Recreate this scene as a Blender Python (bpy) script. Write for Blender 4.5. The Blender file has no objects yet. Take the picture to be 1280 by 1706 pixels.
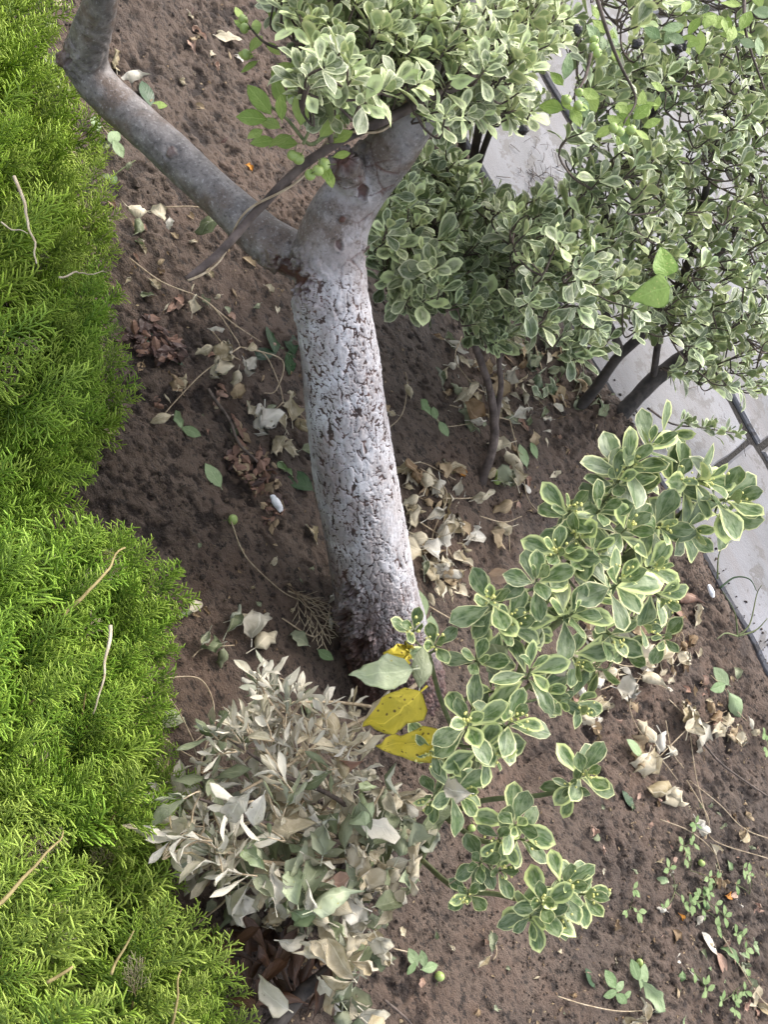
import bpy, math, random
import numpy as np
from mathutils import Vector, Matrix

# ---------------------------------------------------------------- camera, sky, sun, exposure
SC = bpy.context.scene
COL = SC.collection
H, PITCH, ROLL, FPX = 1.5, math.radians(52), math.radians(60), 1600.0
R0 = np.array([1.0, 0, 0]); U0 = np.array([0, math.sin(PITCH), math.cos(PITCH)]); WV = np.array([0, math.cos(PITCH), -math.sin(PITCH)])
RV = R0 * math.cos(ROLL) + U0 * math.sin(ROLL)
UV = -R0 * math.sin(ROLL) + U0 * math.cos(ROLL)
CAMP = np.array([0, 0, H])

cam_d = bpy.data.cameras.new('camera'); cam = bpy.data.objects.new('camera', cam_d); COL.objects.link(cam)
m = Matrix(((RV[0], UV[0], -WV[0], 0), (RV[1], UV[1], -WV[1], 0), (RV[2], UV[2], -WV[2], H), (0, 0, 0, 1)))
cam.matrix_world = m
cam_d.sensor_fit = 'VERTICAL'; cam_d.sensor_height = 24.0; cam_d.sensor_width = 18.0
cam_d.lens = FPX / 1706 * 24.0
cam_d.clip_start = 0.02; cam_d.clip_end = 400
SC.camera = cam

SUN_EL, SUN_AZ = math.radians(52), math.radians(-12)     # azimuth measured from +Y towards +X
world = bpy.data.worlds.new('World'); SC.world = world; world.use_nodes = True
wn = world.node_tree
bg = wn.nodes['Background']; sky = wn.nodes.new('ShaderNodeTexSky'); sky.sky_type = 'NISHITA'
sky.sun_disc = False; sky.sun_elevation = SUN_EL; sky.sun_rotation = SUN_AZ; sky.dust_density = 4.0; sky.air_density = 1.0; sky.ozone_density = 1.0
hs_ = wn.nodes.new('ShaderNodeHueSaturation'); hs_.inputs['Saturation'].default_value = .42      # overcast: the cloud layer greys the sky
wn.links.new(sky.outputs[0], hs_.inputs['Color']); wn.links.new(hs_.outputs[0], bg.inputs[0]); bg.inputs[1].default_value = 0.15
sl = bpy.data.lights.new('sun', 'SUN'); so = bpy.data.objects.new('sun', sl); COL.objects.link(so)
sl.energy = 1.0; sl.angle = math.radians(24); sl.color = (1.0, 0.95, 0.87)
sd = Vector((math.sin(SUN_AZ) * math.cos(SUN_EL), math.cos(SUN_AZ) * math.cos(SUN_EL), math.sin(SUN_EL)))
so.rotation_euler = sd.to_track_quat('Z', 'Y').to_euler()
SC.view_settings.view_transform = 'Standard'; SC.view_settings.look = 'None'
SC.view_settings.exposure = 1.36; SC.view_settings.gamma = 1.0
SC.view_settings.use_curve_mapping = False
SC.render.engine = 'CYCLES'
SC.cycles.max_bounces = 8; SC.cycles.diffuse_bounces = 4; SC.cycles.transparent_max_bounces = 8

rng = np.random.default_rng(7)
random.seed(7)

# ---------------------------------------------------------------- helpers
def P(px, py, z=0.0):
    """point of the place at height z seen at this spot of the photograph"""
    d = WV * FPX + RV * (px - 640) + UV * (853 - py)
    return CAMP + d * ((z - H) / d[2])

def mpp(p):
    """metres per photograph pixel at a point"""
    return float(np.dot(np.asarray(p) - CAMP, WV)) / FPX

def pix(p):
    q = np.asarray(p) - CAMP
    w = q @ WV
    return 640 + (q @ RV) / w * FPX, 853 - (q @ UV) / w * FPX

def sstep(a, b, x):
    t = np.clip((x - a) / (b - a), 0, 1); return t * t * (3 - 2 * t)

_tab = np.random.default_rng(1234).random(65536)
def _h(ix, iy, iz, seed):
    k = (ix * 73856093) ^ (iy * 19349663) ^ (iz * 83492791) ^ (seed * 668265263)
    k = (k ^ (k >> 13)) * 1274126177
    return _tab[(k ^ (k >> 16)) & 65535]

def vnoise(Q, f, seed=0):
    Q = np.asarray(Q, float) * f + 1000.0
    i = np.floor(Q).astype(np.int64); t = Q - i; t = t * t * (3 - 2 * t)
    r = 0
    for dx in (0, 1):
        for dy in (0, 1):
            for dz in (0, 1):
                w = (t[:, 0] if dx else 1 - t[:, 0]) * (t[:, 1] if dy else 1 - t[:, 1]) * (t[:, 2] if dz else 1 - t[:, 2])
                r = r + w * _h(i[:, 0] + dx, i[:, 1] + dy, i[:, 2] + dz, seed)
    return r * 2 - 1

def fbm(Q, f, o=4, seed=0, g=0.5):
    r, a, s = 0, 1.0, 0
    for k in range(o):
        r = r + a * vnoise(Q, f * 2.03 ** k, seed + k * 17); s += a; a *= g
    return r / s

def worley(Q, f, seed=0):
    Q = np.asarray(Q, float) * f + 500.0
    i = np.floor(Q).astype(np.int64)
    f1 = np.full(len(Q), 9.0); f2 = np.full(len(Q), 9.0); idv = np.zeros(len(Q))
    for dx in (-1, 0, 1):
        for dy in (-1, 0, 1):
            for dz in (-1, 0, 1):
                c = i + np.array([dx, dy, dz])
                hx = _h(c[:, 0], c[:, 1], c[:, 2], seed); hy = _h(c[:, 0], c[:, 1], c[:, 2], seed + 1); hz = _h(c[:, 0], c[:, 1], c[:, 2], seed + 2)
                d = np.sqrt((c[:, 0] + hx - Q[:, 0]) ** 2 + (c[:, 1] + hy - Q[:, 1]) ** 2 + (c[:, 2] + hz - Q[:, 2]) ** 2)
                n = d < f1
                f2 = np.where(n, f1, np.minimum(f2, d)); idv = np.where(n, hx, idv); f1 = np.where(n, d, f1)
    return f1, f2, idv

def mesh_np(name, V, F, mat=None, attrs=None, smooth=True):
    V = np.asarray(V, np.float32); F = np.asarray(F, np.int32)
    me = bpy.data.meshes.new(name)
    me.vertices.add(len(V)); me.vertices.foreach_set('co', V.ravel())
    k = F.shape[1]
    me.loops.add(F.size); me.loops.foreach_set('vertex_index', F.ravel())
    me.polygons.add(len(F)); me.polygons.foreach_set('loop_start', np.arange(0, F.size, k, dtype=np.int32))
    me.polygons.foreach_set('use_smooth', np.full(len(F), smooth))
    if attrs:
        for a, v in attrs.items():
            at = me.attributes.new(a, 'FLOAT', 'POINT'); at.data.foreach_set('value', np.asarray(v, np.float32))
    me.update(calc_edges=True)
    if mat: me.materials.append(mat)
    return me

def props(o, label=None, cat=None, group=None, kind=None):
    if label: o['label'] = label
    if cat: o['category'] = cat
    if group: o['group'] = group
    if kind: o['kind'] = kind
    return o

def empty(name, loc, label, cat, group=None):
    o = bpy.data.objects.new(name, None); COL.objects.link(o); o.location = Vector(loc); o.empty_display_size = 0.05
    return props(o, label, cat, group)

def put(name, me, parent=None, M=None, **kw):
    """link a mesh; M (or world coordinates baked in) is in world space, the parent only translates"""
    o = bpy.data.objects.new(name, me); COL.objects.link(o)
    M = M if M is not None else Matrix.Identity(4)
    if parent is not None:
        o.parent = parent
        off = Vector(parent.location); pp = parent.parent
        while pp is not None: off = off + Vector(pp.location); pp = pp.parent
        M = Matrix.Translation(-off) @ M
    o.matrix_basis = M
    return props(o, **kw)

def spline(pts, n):
    """Catmull-Rom through rows (x,y,z,...), n samples per span"""
    p = np.asarray(pts, float)
    if len(p) < 3: 
        t = np.linspace(0, 1, n + 1)[:, None]; return p[0] * (1 - t) + p[1] * t
    q = np.vstack([2 * p[0] - p[1], p, 2 * p[-1] - p[-2]])
    out = []
    for i in range(1, len(q) - 2):
        a, b, c, d = q[i - 1], q[i], q[i + 1], q[i + 2]
        for t in np.arange(n) / n:
            out.append(0.5 * ((2 * b) + (-a + c) * t + (2 * a - 5 * b + 4 * c - d) * t * t + (-a + 3 * b - 3 * c + d) * t ** 3))
    out.append(p[-1]); return np.array(out)

def tube(path, rad, sides=6, cap=True):
    path = np.asarray(path, float)[:, :3]; n = len(path); rad = np.broadcast_to(rad, (n,)).astype(float)
    T = np.gradient(path, axis=0); T /= np.linalg.norm(T, axis=1)[:, None] + 1e-12
    u = np.cross(T[0], [0, 0, 1.0]); 
    if np.linalg.norm(u) < .05: u = np.cross(T[0], [0, 1.0, 0])
    V = []
    ang = np.arange(sides) / sides * 2 * math.pi
    for i in range(n):
        u = u - T[i] * np.dot(u, T[i]); u /= np.linalg.norm(u) + 1e-12
        w = np.cross(T[i], u)
        V.append(path[i] + rad[i] * (np.cos(ang)[:, None] * u + np.sin(ang)[:, None] * w))
    V = np.concatenate(V)
    i, j = np.meshgrid(np.arange(n - 1), np.arange(sides), indexing='ij'); i = i.ravel(); j = j.ravel(); j2 = (j + 1) % sides
    F = np.stack([i * sides + j, i * sides + j2, (i + 1) * sides + j2, (i + 1) * sides + j], 1)
    if cap:
        V = np.vstack([V, path[0], path[-1]]); a, b = len(V) - 2, len(V) - 1
        j = np.arange(sides); j2 = (j + 1) % sides
        F = np.vstack([F, np.stack([np.full(sides, a), j2, j, np.full(sides, a)], 1), np.stack([np.full(sides, b), (n - 1) * sides + j, (n - 1) * sides + j2, np.full(sides, b)], 1)])
    return V, F

class Bag:
    def __init__(s): s.V = []; s.F = []; s.A = {}; s.n = 0
    def add(s, V, F, **A):
        s.V.append(V); s.F.append(np.asarray(F) + s.n); s.n += len(V)
        for k, v in A.items(): s.A.setdefault(k, []).append(np.broadcast_to(v, (len(V),)))
    def mesh(s, name, mat, smooth=True):
        F = np.concatenate(s.F); V = np.concatenate(s.V)
        A = {k: np.concatenate(v) for k, v in s.A.items()}
        if F.shape[1] == 4:
            deg = F[:, 0] == F[:, 3]
            if deg.any():
                T = np.vstack([F[deg][:, :3], F[~deg][:, [0, 1, 2]], F[~deg][:, [0, 2, 3]]]); F = T
        return mesh_np(name, V, F, mat, A, smooth)

# ---------------------------------------------------------------- material kit
class NT:
    def __init__(s, name):
        s.m = bpy.data.materials.new(name); s.m.use_nodes = True; s.t = s.m.node_tree; s.t.nodes.clear()
        s.out = s.t.nodes.new('ShaderNodeOutputMaterial'); s.b = s.t.nodes.new('ShaderNodeBsdfPrincipled')
        s.t.links.new(s.b.outputs[0], s.out.inputs[0])
    def n(s, ty, **kw):
        nd = s.t.nodes.new(ty)
        for k, v in kw.items(): setattr(nd, k, v)
        return nd
    def l(s, a, b): s.t.links.new(a, b)
    def put(s, sock, v):
        if hasattr(v, 'is_output') or isinstance(v, bpy.types.NodeSocket): s.l(v, sock)
        else: sock.default_value = v
    def attr(s, name): return s.n('ShaderNodeAttribute', attribute_name=name).outputs['Fac']
    def math(s, op, a, b=0.0, c=None, clamp=False):
        nd = s.n('ShaderNodeMath', operation=op, use_clamp=clamp); s.put(nd.inputs[0], a); s.put(nd.inputs[1], b)
        if c is not None: s.put(nd.inputs[2], c)
        return nd.outputs[0]
    def pos(s, obj=False, scale=None):
        v = s.n('ShaderNodeTexCoord').outputs['Object'] if obj else s.n('ShaderNodeNewGeometry').outputs['Position']
        if scale:
            mp = s.n('ShaderNodeMapping'); s.l(v, mp.inputs[0]); mp.inputs['Scale'].default_value = scale; v = mp.outputs[0]
        return v
    def noise(s, f, vec=None, det=4, rough=.55, w=None):
        nd = s.n('ShaderNodeTexNoise'); nd.inputs['Scale'].default_value = f; nd.inputs['Detail'].default_value = det; nd.inputs['Roughness'].default_value = rough
        if w is not None:
            nd.noise_dimensions = '4D'; s.put(nd.inputs['W'], w)
        s.l(vec if vec is not None else s.pos(), nd.inputs['Vector']); return nd.outputs['Fac']
    def ramp(s, v, stops):
        nd = s.n('ShaderNodeValToRGB'); s.l(v, nd.inputs[0]); e = nd.color_ramp.elements
        while len(e) < len(stops): e.new(.5)
        for i, (p, c) in enumerate(stops):
            e[i].position = p; e[i].color = (c, c, c, 1) if isinstance(c, (int, float)) else (*c, 1)
        return nd.outputs[0]
    def mix(s, f, a, b, mode='MIX'):
        nd = s.n('ShaderNodeMix', data_type='RGBA', blend_type=mode); s.put(nd.inputs[0], f)
        for k, v in ((6, a), (7, b)):
            if isinstance(v, tuple): nd.inputs[k].default_value = (*v, 1)
            else: s.l(v, nd.inputs[k])
        return nd.outputs[2]
    def bump(s, h, dist=.002, strength=1.0):
        nd = s.n('ShaderNodeBump'); nd.inputs['Distance'].default_value = dist; nd.inputs['Strength'].default_value = strength
        s.l(h, nd.inputs['Height']); s.l(nd.outputs[0], s.b.inputs['Normal']); return nd
    def col(s, c): s.put(s.b.inputs['Base Color'], (*c, 1) if isinstance(c, tuple) else c)
    def rough(s, r): s.put(s.b.inputs['Roughness'], r)
    def translucent(s, color, f=.25):
        tr = s.n('ShaderNodeBsdfTranslucent'); mx = s.n('ShaderNodeMixShader'); mx.inputs[0].default_value = f
        if isinstance(color, tuple): tr.inputs[0].default_value = (*color, 1)
        else: s.l(color, tr.inputs[0])
        s.l(s.b.outputs[0], mx.inputs[1]); s.l(tr.outputs[0], mx.inputs[2]); s.l(mx.outputs[0], s.out.inputs[0])

def rnd_value(k):
    r = k.math('ADD', k.attr('rnd'), k.n('ShaderNodeObjectInfo').outputs['Random'])
    return k.math('FRACT', r)

def leaf_coord(k, r, sx=.35, sy=1.0):
    cb = k.n('ShaderNodeCombineXYZ'); k.l(k.math('MULTIPLY', k.attr('lu'), sx), cb.inputs[0]); k.l(k.math('MULTIPLY', k.attr('lv'), sy), cb.inputs[1]); k.l(k.math('MULTIPLY', r, 23.0), cb.inputs[2]); return cb.outputs[0]

def variegated(name, dark, mid, grey, cream, width=.26):
    k = NT(name); r = rnd_value(k); w10 = k.math('MULTIPLY', r, 37.0)
    po = leaf_coord(k, r, .40, .75)
    n1 = k.noise(9, po, 4, w=w10); n2 = k.noise(4.5, po, 3, w=k.math('ADD', w10, 5.0))
    g = k.mix(k.ramp(n1, [(.40, 0.0), (.60, 1.0)]), dark, mid)
    g = k.mix(k.ramp(n2, [(.44, 0.0), (.60, .75)]), g, grey)
    mid_v = k.ramp(k.math('ABSOLUTE', k.attr('lu')), [(0.0, .55), (.10, 0.0)])
    g = k.mix(mid_v, g, grey)
    mg = k.math('ADD', k.attr('margin'), k.math('MULTIPLY', k.math('SUBTRACT', n2, .5), .55))
    wd = k.math('MULTIPLY_ADD', k.math('POWER', r, 2.0), width * 1.7, width * .45)
    e = k.math('DIVIDE', mg, wd)
    cm = k.ramp(e, [(.45, 1.0), (1.0, 0.0)])
    cc = k.mix(r, cream, tuple(min(1, c * f) for c, f in zip(cream, (.86, 1.0, .72))))
    c = k.mix(cm, g, cc)
    back = k.n('ShaderNodeNewGeometry').outputs['Backfacing']
    c = k.mix(k.math('MULTIPLY', back, .65), c, k.mix(cm, (.22, .29, .13), (.42, .43, .22)))
    hs = k.n('ShaderNodeHueSaturation'); k.put(hs.inputs['Value'], k.math('MULTIPLY_ADD', r, .35, .85)); k.l(c, hs.inputs['Color']); c = hs.outputs[0]
    k.col(c); k.rough(.42); k.b.inputs['Specular IOR Level'].default_value = .55
    k.translucent(k.mix(.30, c, (.30, .36, .12)), .16)
    veins = k.n('ShaderNodeTexWave', wave_type='BANDS'); 
    k.bump(n1, .0012)
    return k.m

def plain_leaf(name, a, b, spot=None, back=None, rough=.6, tr=.2, f=5, dots=None):
    k = NT(name); r = rnd_value(k); po = leaf_coord(k, r, .30, 1.0); w10 = k.math('MULTIPLY', r, 37.0)
    n1 = k.noise(f, po, 4, w=w10); n2 = k.noise(f * 2.4, po, 4, .65, w=w10)
    c = k.mix(k.ramp(k.math('ADD', k.math('MULTIPLY', n1, .6), k.math('MULTIPLY', r, .4)), [(.3, 0.0), (.7, 1.0)]), a, b)
    ve = k.ramp(k.math('ABSOLUTE', k.attr('lu')), [(0.0, .5), (.06, 0.0)])
    c = k.mix(ve, c, tuple(min(1, x * 1.35 + .03) for x in b))
    side = k.math('SINE', k.math('MULTIPLY', k.math('SUBTRACT', k.attr('lv'), k.math('MULTIPLY', k.math('ABSOLUTE', k.attr('lu')), .35)), 46.0))
    c = k.mix(k.ramp(side, [(.93, 0.0), (1.0, .12)]), c, tuple(min(1, x * 1.2) for x in b))
    if spot: c = k.mix(k.ramp(n2, [(.63, 0.0), (.69, 1.0)]), c, spot)
    if dots:
        vo = k.n('ShaderNodeTexVoronoi'); vo.inputs['Scale'].default_value = 11; k.l(po, vo.inputs['Vector'])
        c = k.mix(k.math('MULTIPLY', k.ramp(vo.outputs['Distance'], [(.16, .9), (.26, 0.0)]), k.ramp(n1, [(.42, 0.0), (.50, 1.0)])), c, dots)
    if back: c = k.mix(k.math('MULTIPLY', k.n('ShaderNodeNewGeometry').outputs['Backfacing'], .8), c, back)
    rim = k.ramp(k.math('ADD', k.attr('margin'), k.math('MULTIPLY', k.math('SUBTRACT', n1, .5), .5)), [(-.0, .65), (.10, 0.0)])
    c = k.mix(rim, c, tuple(x * .38 for x in a))
    k.col(c); k.rough(rough); k.b.inputs['Specular IOR Level'].default_value = .4
    if tr: k.translucent(c, tr)
    k.bump(k.math('ADD', n1, k.math('MULTIPLY', side, .03)), .0025)
    return k.m

def bark_mat(name, a, b, rough=.75, f=90, d=.002):
    k = NT(name); n1 = k.noise(f, k.pos(scale=(1, 1, .6)), 5); n2 = k.noise(9, None, 3)
    c = k.mix(k.ramp(n1, [(.35, 0.0), (.65, 1.0)]), a, b); c = k.mix(k.ramp(n2, [(.4, 0.0), (.65, .6)]), c, tuple(x * .6 for x in a))
    k.col(c); k.rough(rough); k.bump(n1, d); return k.m

M = {}
M['euo_near'] = variegated('leaf_cream_edged_green', (.052, .105, .032), (.11, .175, .052), (.28, .34, .19), (.72, .70, .40), .21)
M['euo_top'] = variegated('leaf_cream_edged_pale', (.095, .14, .052), (.19, .24, .105), (.38, .41, .27), (.66, .67, .46), .44)
M['euo_far'] = variegated('leaf_cream_edged_dark', (.050, .088, .032), (.105, .150, .056), (.26, .30, .20), (.60, .63, .47), .31)
M['wilted_pale'] = plain_leaf('leaf_wilted_pale', (.44, .40, .28), (.76, .71, .60), spot=(.34, .32, .20), back=(.68, .64, .54), rough=.65, tr=.25, f=3.5)
M['wilted_green'] = plain_leaf('leaf_wilted_green', (.15, .18, .09), (.34, .36, .24), spot=(.50, .49, .41), back=(.40, .41, .33), f=4)
M['dry_cream'] = plain_leaf('leaf_dry_cream', (.36, .29, .17), (.74, .66, .50), spot=(.27, .23, .10), back=(.62, .57, .46))
M['dry_tan'] = plain_leaf('leaf_dry_tan', (.25, .16, .085), (.50, .39, .25), spot=(.14, .08, .04), back=(.42, .32, .21))
M['dry_pink'] = plain_leaf('leaf_dry_pink', (.30, .17, .12), (.52, .36, .28), back=(.45, .35, .28))
M['dry_brown'] = plain_leaf('leaf_dry_brown', (.040, .020, .012), (.135, .070, .042), rough=.42, tr=.06, back=(.10, .062, .042))
M['dry_white'] = plain_leaf('leaf_dry_white', (.46, .42, .33), (.74, .70, .62), spot=(.34, .30, .20), back=(.66, .63, .56))
M['yellow'] = plain_leaf('leaf_yellow_spotted', (.46, .38, .04), (.74, .58, .06), dots=(.09, .06, .02), spot=(.40, .42, .06), back=(.72, .6, .08), tr=.25, f=4.5)
M['blotched'] = plain_leaf('leaf_pale_blotched', (.30, .38, .20), (.55, .60, .40), spot=(.45, .42, .12), back=(.5, .52, .36), rough=.5)
M['orange'] = plain_leaf('leaf_orange', (.55, .20, .03), (.72, .36, .06))
M['green_flat'] = plain_leaf('leaf_pale_green', (.19, .29, .12), (.34, .43, .24), back=(.4, .46, .3), rough=.5)
M['green_dark'] = plain_leaf('leaf_dark_green', (.015, .045, .015), (.045, .09, .035), rough=.35, tr=.1)
M['apple_leaf'] = plain_leaf('leaf_apple_green', (.26, .38, .08), (.44, .56, .17), back=(.44, .53, .25), rough=.5, tr=.3)
M['lime_leaf'] = plain_leaf('leaf_lime', (.22, .36, .07), (.34, .48, .13), dots=(.55, .58, .2), rough=.5, tr=.25)
M['weed'] = plain_leaf('leaf_weed', (.15, .25, .08), (.28, .37, .16), rough=.55, tr=.2)
M['twig'] = bark_mat('twig_bark', (.045, .032, .026), (.16, .12, .10))
M['twig_green'] = bark_mat('twig_green', (.10, .13, .05), (.20, .22, .10))
M['stem_bark'] = bark_mat('stem_bark', (.055, .040, .034), (.17, .13, .115), f=60, d=.004)
M['stem_dark'] = bark_mat('stem_bark_dark', (.030, .025, .023), (.085, .070, .062), f=60, d=.004)
M['vine'] = bark_mat('vine_dry', (.32, .24, .15), (.58, .48, .34), f=120, d=.0006)
M['tan_wood'] = bark_mat('juniper_wood', (.26, .20, .08), (.45, .36, .16))
M['pale_wood'] = bark_mat('dead_wood', (.42, .34, .23), (.66, .58, .45))

def fruit_mat(name, a, b):
    k = NT(name); n1 = k.noise(160, k.pos(obj=True), 2)
    k.col(k.mix(k.ramp(n1, [(.4, 0.0), (.65, 1.0)]), a, b)); k.rough(.35); k.b.inputs['Subsurface Weight'].default_value = .15
    k.b.inputs['Subsurface Radius'].default_value = (.004, .005, .001); return k.m
M['fruit'] = fruit_mat('crab_apple_green', (.27, .38, .09), (.42, .52, .20))
M['bud'] = fruit_mat('flower_bud', (.55, .55, .15), (.72, .68, .28))
M['black_fruit'] = fruit_mat('shrivelled_black', (.010, .009, .009), (.03, .025, .025))

# soil
k = NT('wet_soil')
n1 = k.noise(2.2, None, 5, .6); n2 = k.noise(14, None, 6, .65); n3 = k.noise(80, k.pos(scale=(.6, 1, 1)), 6, .72); n4 = k.noise(420, None, 3)
c = k.mix(k.ramp(n1, [(.36, 0.0), (.62, 1.0)]), (.112, .082, .064), (.185, .118, .084))
c = k.mix(k.ramp(n2, [(.35, 0.0), (.68, .75)]), c, (.205, .152, .118))
n0 = k.noise(3.7, None, 4, .6)
c = k.mix(k.ramp(n0, [(.52, 0.0), (.66, .55)]), c, (.062, .048, .042))
c = k.mix(k.ramp(n3, [(.39, .9), (.46, 0.0)]), c, (.030, .022, .018))
nl = k.math('ABSOLUTE', k.math('SUBTRACT', k.noise(30, k.pos(scale=(.55, 1.1, 1)), 5, .6), .5))
c = k.mix(k.math('MULTIPLY', k.ramp(nl, [(.0, .85), (.018, 0.0)]), k.ramp(n2, [(.45, 0.0), (.55, 1.0)])), c, (.030, .022, .018))
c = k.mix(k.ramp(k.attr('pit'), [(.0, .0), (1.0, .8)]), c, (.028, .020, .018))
c = k.mix(k.ramp(n4, [(.62, 0.0), (.72, .6)]), c, (.25, .20, .17))
k.col(c); k.rough(k.ramp(n2, [(.3, .50), (.7, .80)])); k.b.inputs['Specular IOR Level'].default_value = .45
k.bump(k.math('ADD', k.math('MULTIPLY', n3, .7), k.math('MULTIPLY', n4, .3)), .022)
M['soil'] = k.m

# paving
k = NT('paving_stone')
ri = k.n('ShaderNodeObjectInfo').outputs['Random']; w = k.math('MULTIPLY', ri, 20.0)
n1 = k.noise(3.0, k.pos(scale=(.6, 1.6, 1)), 5, .6, w=w); n2 = k.noise(16, None, 7, .7); n3 = k.noise(260, None, 3); n4 = k.noise(5, k.pos(scale=(.35, 2.2, 1)), 6, .7, w=w)
c = k.mix(k.ramp(n1, [(.38, 0.0), (.62, 1.0)]), (.115, .115, .125), (.205, .205, .228))
c = k.mix(k.ramp(n4, [(.48, 0.0), (.66, .75)]), c, (.13, .115, .115))
c = k.mix(k.ramp(n2, [(.44, .85), (.45, 0.0)]), c, (.085, .078, .076))
c = k.mix(k.ramp(n3, [(.62, 0.0), (.75, .3)]), c, (.22, .20, .20))
c = k.mix(k.ramp(ri, [(.0, .0), (1.0, .25)]), c, (.15, .145, .145))
k.col(c); k.rough(.62); k.bump(k.math('ADD', k.math('MULTIPLY', n2, .6), k.math('MULTIPLY', n3, .4)), .003)
M['paving'] = k.m
k = NT('joint_dirt'); k.col(k.mix(k.noise(60, None, 5), (.010, .009, .008), (.035, .030, .027))); k.rough(.95); k.bump(k.noise(120, None, 5), .01); M['joint'] = k.m

# juniper
def juniper_mat(name, base, tip, tip2):
    k = NT(name); t = k.attr('tip'); r = k.attr('rnd')
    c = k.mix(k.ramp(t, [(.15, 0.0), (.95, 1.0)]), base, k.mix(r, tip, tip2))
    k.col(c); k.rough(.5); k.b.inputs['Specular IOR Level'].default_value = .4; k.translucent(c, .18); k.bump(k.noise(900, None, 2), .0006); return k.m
M['jun_a'] = juniper_mat('juniper_yellow_green', (.030, .095, .010), (.36, .55, .040), (.52, .64, .12))
M['jun_b'] = juniper_mat('juniper_deep_green', (.026, .090, .012), (.28, .50, .045), (.48, .62, .10))
M['jun_c'] = juniper_mat('juniper_bluish', (.034, .10, .016), (.31, .49, .045), (.54, .64, .14))
M['jun_dead'] = juniper_mat('juniper_dead', (.22, .15, .09), (.50, .41, .27), (.58, .52, .40))

# tree bark: crack and scar masks come from the relief; paint mask also holds left-side shade
k = NT('whitewashed_bark')
cr = k.attr('crack'); wt = k.attr('white'); sc = k.math('MULTIPLY', k.attr('scar'), .9); red = k.attr('side')
n1 = k.noise(45, None, 6, .6); n2 = k.noise(190, None, 6, .72); n3 = k.noise(7, None, 3); n5 = k.noise(16, k.pos(scale=(1, 1, 1)), 4)
grey = k.mix(k.ramp(n1, [(.35, 0.0), (.65, 1.0)]), (.11, .098, .094), (.27, .245, .235))
grey = k.mix(k.ramp(n5, [(.48, 0.0), (.60, .7)]), grey, (.13, .088, .064))
grey = k.mix(k.ramp(n2, [(.56, 0.0), (.66, .75)]), grey, (.40, .38, .38))
grey = k.mix(k.ramp(n2, [(.36, .8), (.44, 0.0)]), grey, (.05, .042, .040))
brown = k.mix(k.ramp(n1, [(.4, 0.0), (.6, 1.0)]), (.045, .026, .024), (.13, .070, .060))
paint = k.mix(k.ramp(n3, [(.35, 0.0), (.65, 1.0)]), (.50, .49, .525), (.71, .70, .74))
paint = k.mix(k.ramp(n2, [(.56, 0.0), (.66, .8)]), paint, (.22, .17, .18))
ground_ = k.mix(k.attr('rough'), grey, brown)
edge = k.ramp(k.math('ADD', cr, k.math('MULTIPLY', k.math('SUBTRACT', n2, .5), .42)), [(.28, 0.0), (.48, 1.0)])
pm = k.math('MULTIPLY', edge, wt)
stain_ = k.ramp(k.noise(26, k.pos(scale=(1, 1, .8)), 6, .7), [(.44, .55), (.58, 0.0)])
paint = k.mix(stain_, paint, (.30, .255, .245))  # patchy brown stain over the whitewash
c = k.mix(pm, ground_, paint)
crk = k.math('MULTIPLY', k.ramp(cr, [(.10, 1.0), (.34, 0.0)]), k.attr('rough'))
c = k.mix(k.math('MULTIPLY', crk, .80), c, (.034, .025, .024))
c = k.mix(sc, c, k.mix(n1, (.02, .010, .009), (.16, .055, .035)))
k.col(c); k.rough(k.mix(wt, (.5, .5, .5), (.62, .62, .62))); k.bump(k.math('ADD', k.math('MULTIPLY', n1, .4), k.math('MULTIPLY', n2, .6)), .0022)
M['bark'] = k.m

# ---------------------------------------------------------------- ground
PIT = [(P(890, 1270), .14, .050), (P(600, 1150), .11, .035), (P(620, 1330), .10, .02)]
MND = [(P(655, 1100), .22, .018), (P(960, 740), .22, .035), (P(330, 400), .3, .015)]
def ground_h(x, y, full=False):
    x = np.atleast_1d(np.asarray(x, float)); y = np.atleast_1d(np.asarray(y, float))
    Q = np.stack([x, y, np.zeros_like(x)], 1)
    h = .035 * fbm(Q, 1.1, 3, 3) + .010 * fbm(Q, 6, 3, 5)
    Qs = Q * np.array([.75, 1.0, 1])
    h += .0042 * fbm(Qs, 22, 4, 9, .6)
    for (c, s, a) in PIT: h -= a * np.exp(-((x - c[0]) ** 2 + (y - c[1]) ** 2) / (2 * (s * .5) ** 2))
    for (c, s, a) in MND: h += a * np.exp(-((x - c[0]) ** 2 + (y - c[1]) ** 2) / (2 * (s * .5) ** 2))
    h = h * sstep(2.3, 1.85, y) + .034 * np.exp(-((y - 1.895) / .06) ** 2)
    if not full: return h
    rough = sstep(-.10, .40, fbm(Q, 3.1, 3, 31))                       # smooth mud beside crumbly soil
    n = fbm(Qs, 48, 3, 41, .6)
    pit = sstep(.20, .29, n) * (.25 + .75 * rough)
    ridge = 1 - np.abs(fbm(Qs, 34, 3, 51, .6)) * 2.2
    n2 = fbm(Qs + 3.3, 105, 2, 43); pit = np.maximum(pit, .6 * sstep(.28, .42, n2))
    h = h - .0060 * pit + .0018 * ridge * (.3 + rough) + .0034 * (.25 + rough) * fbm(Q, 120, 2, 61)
    f1, f2, _ = worley(Q, 42, 71)
    clod = sstep(.55, .15, f1) * sstep(.1, .5, fbm(Q, 5, 2, 81)); h = h + .009 * clod
    return h, pit

def G(px, py, dz=0.0):
    """the soil's surface at this spot of the photograph"""
    p = P(px, py, 0.0)
    for _ in range(2):
        z = float(ground_h(p[0], p[1])[0]); p = P(px, py, z)
    p[2] += dz; return p

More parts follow.
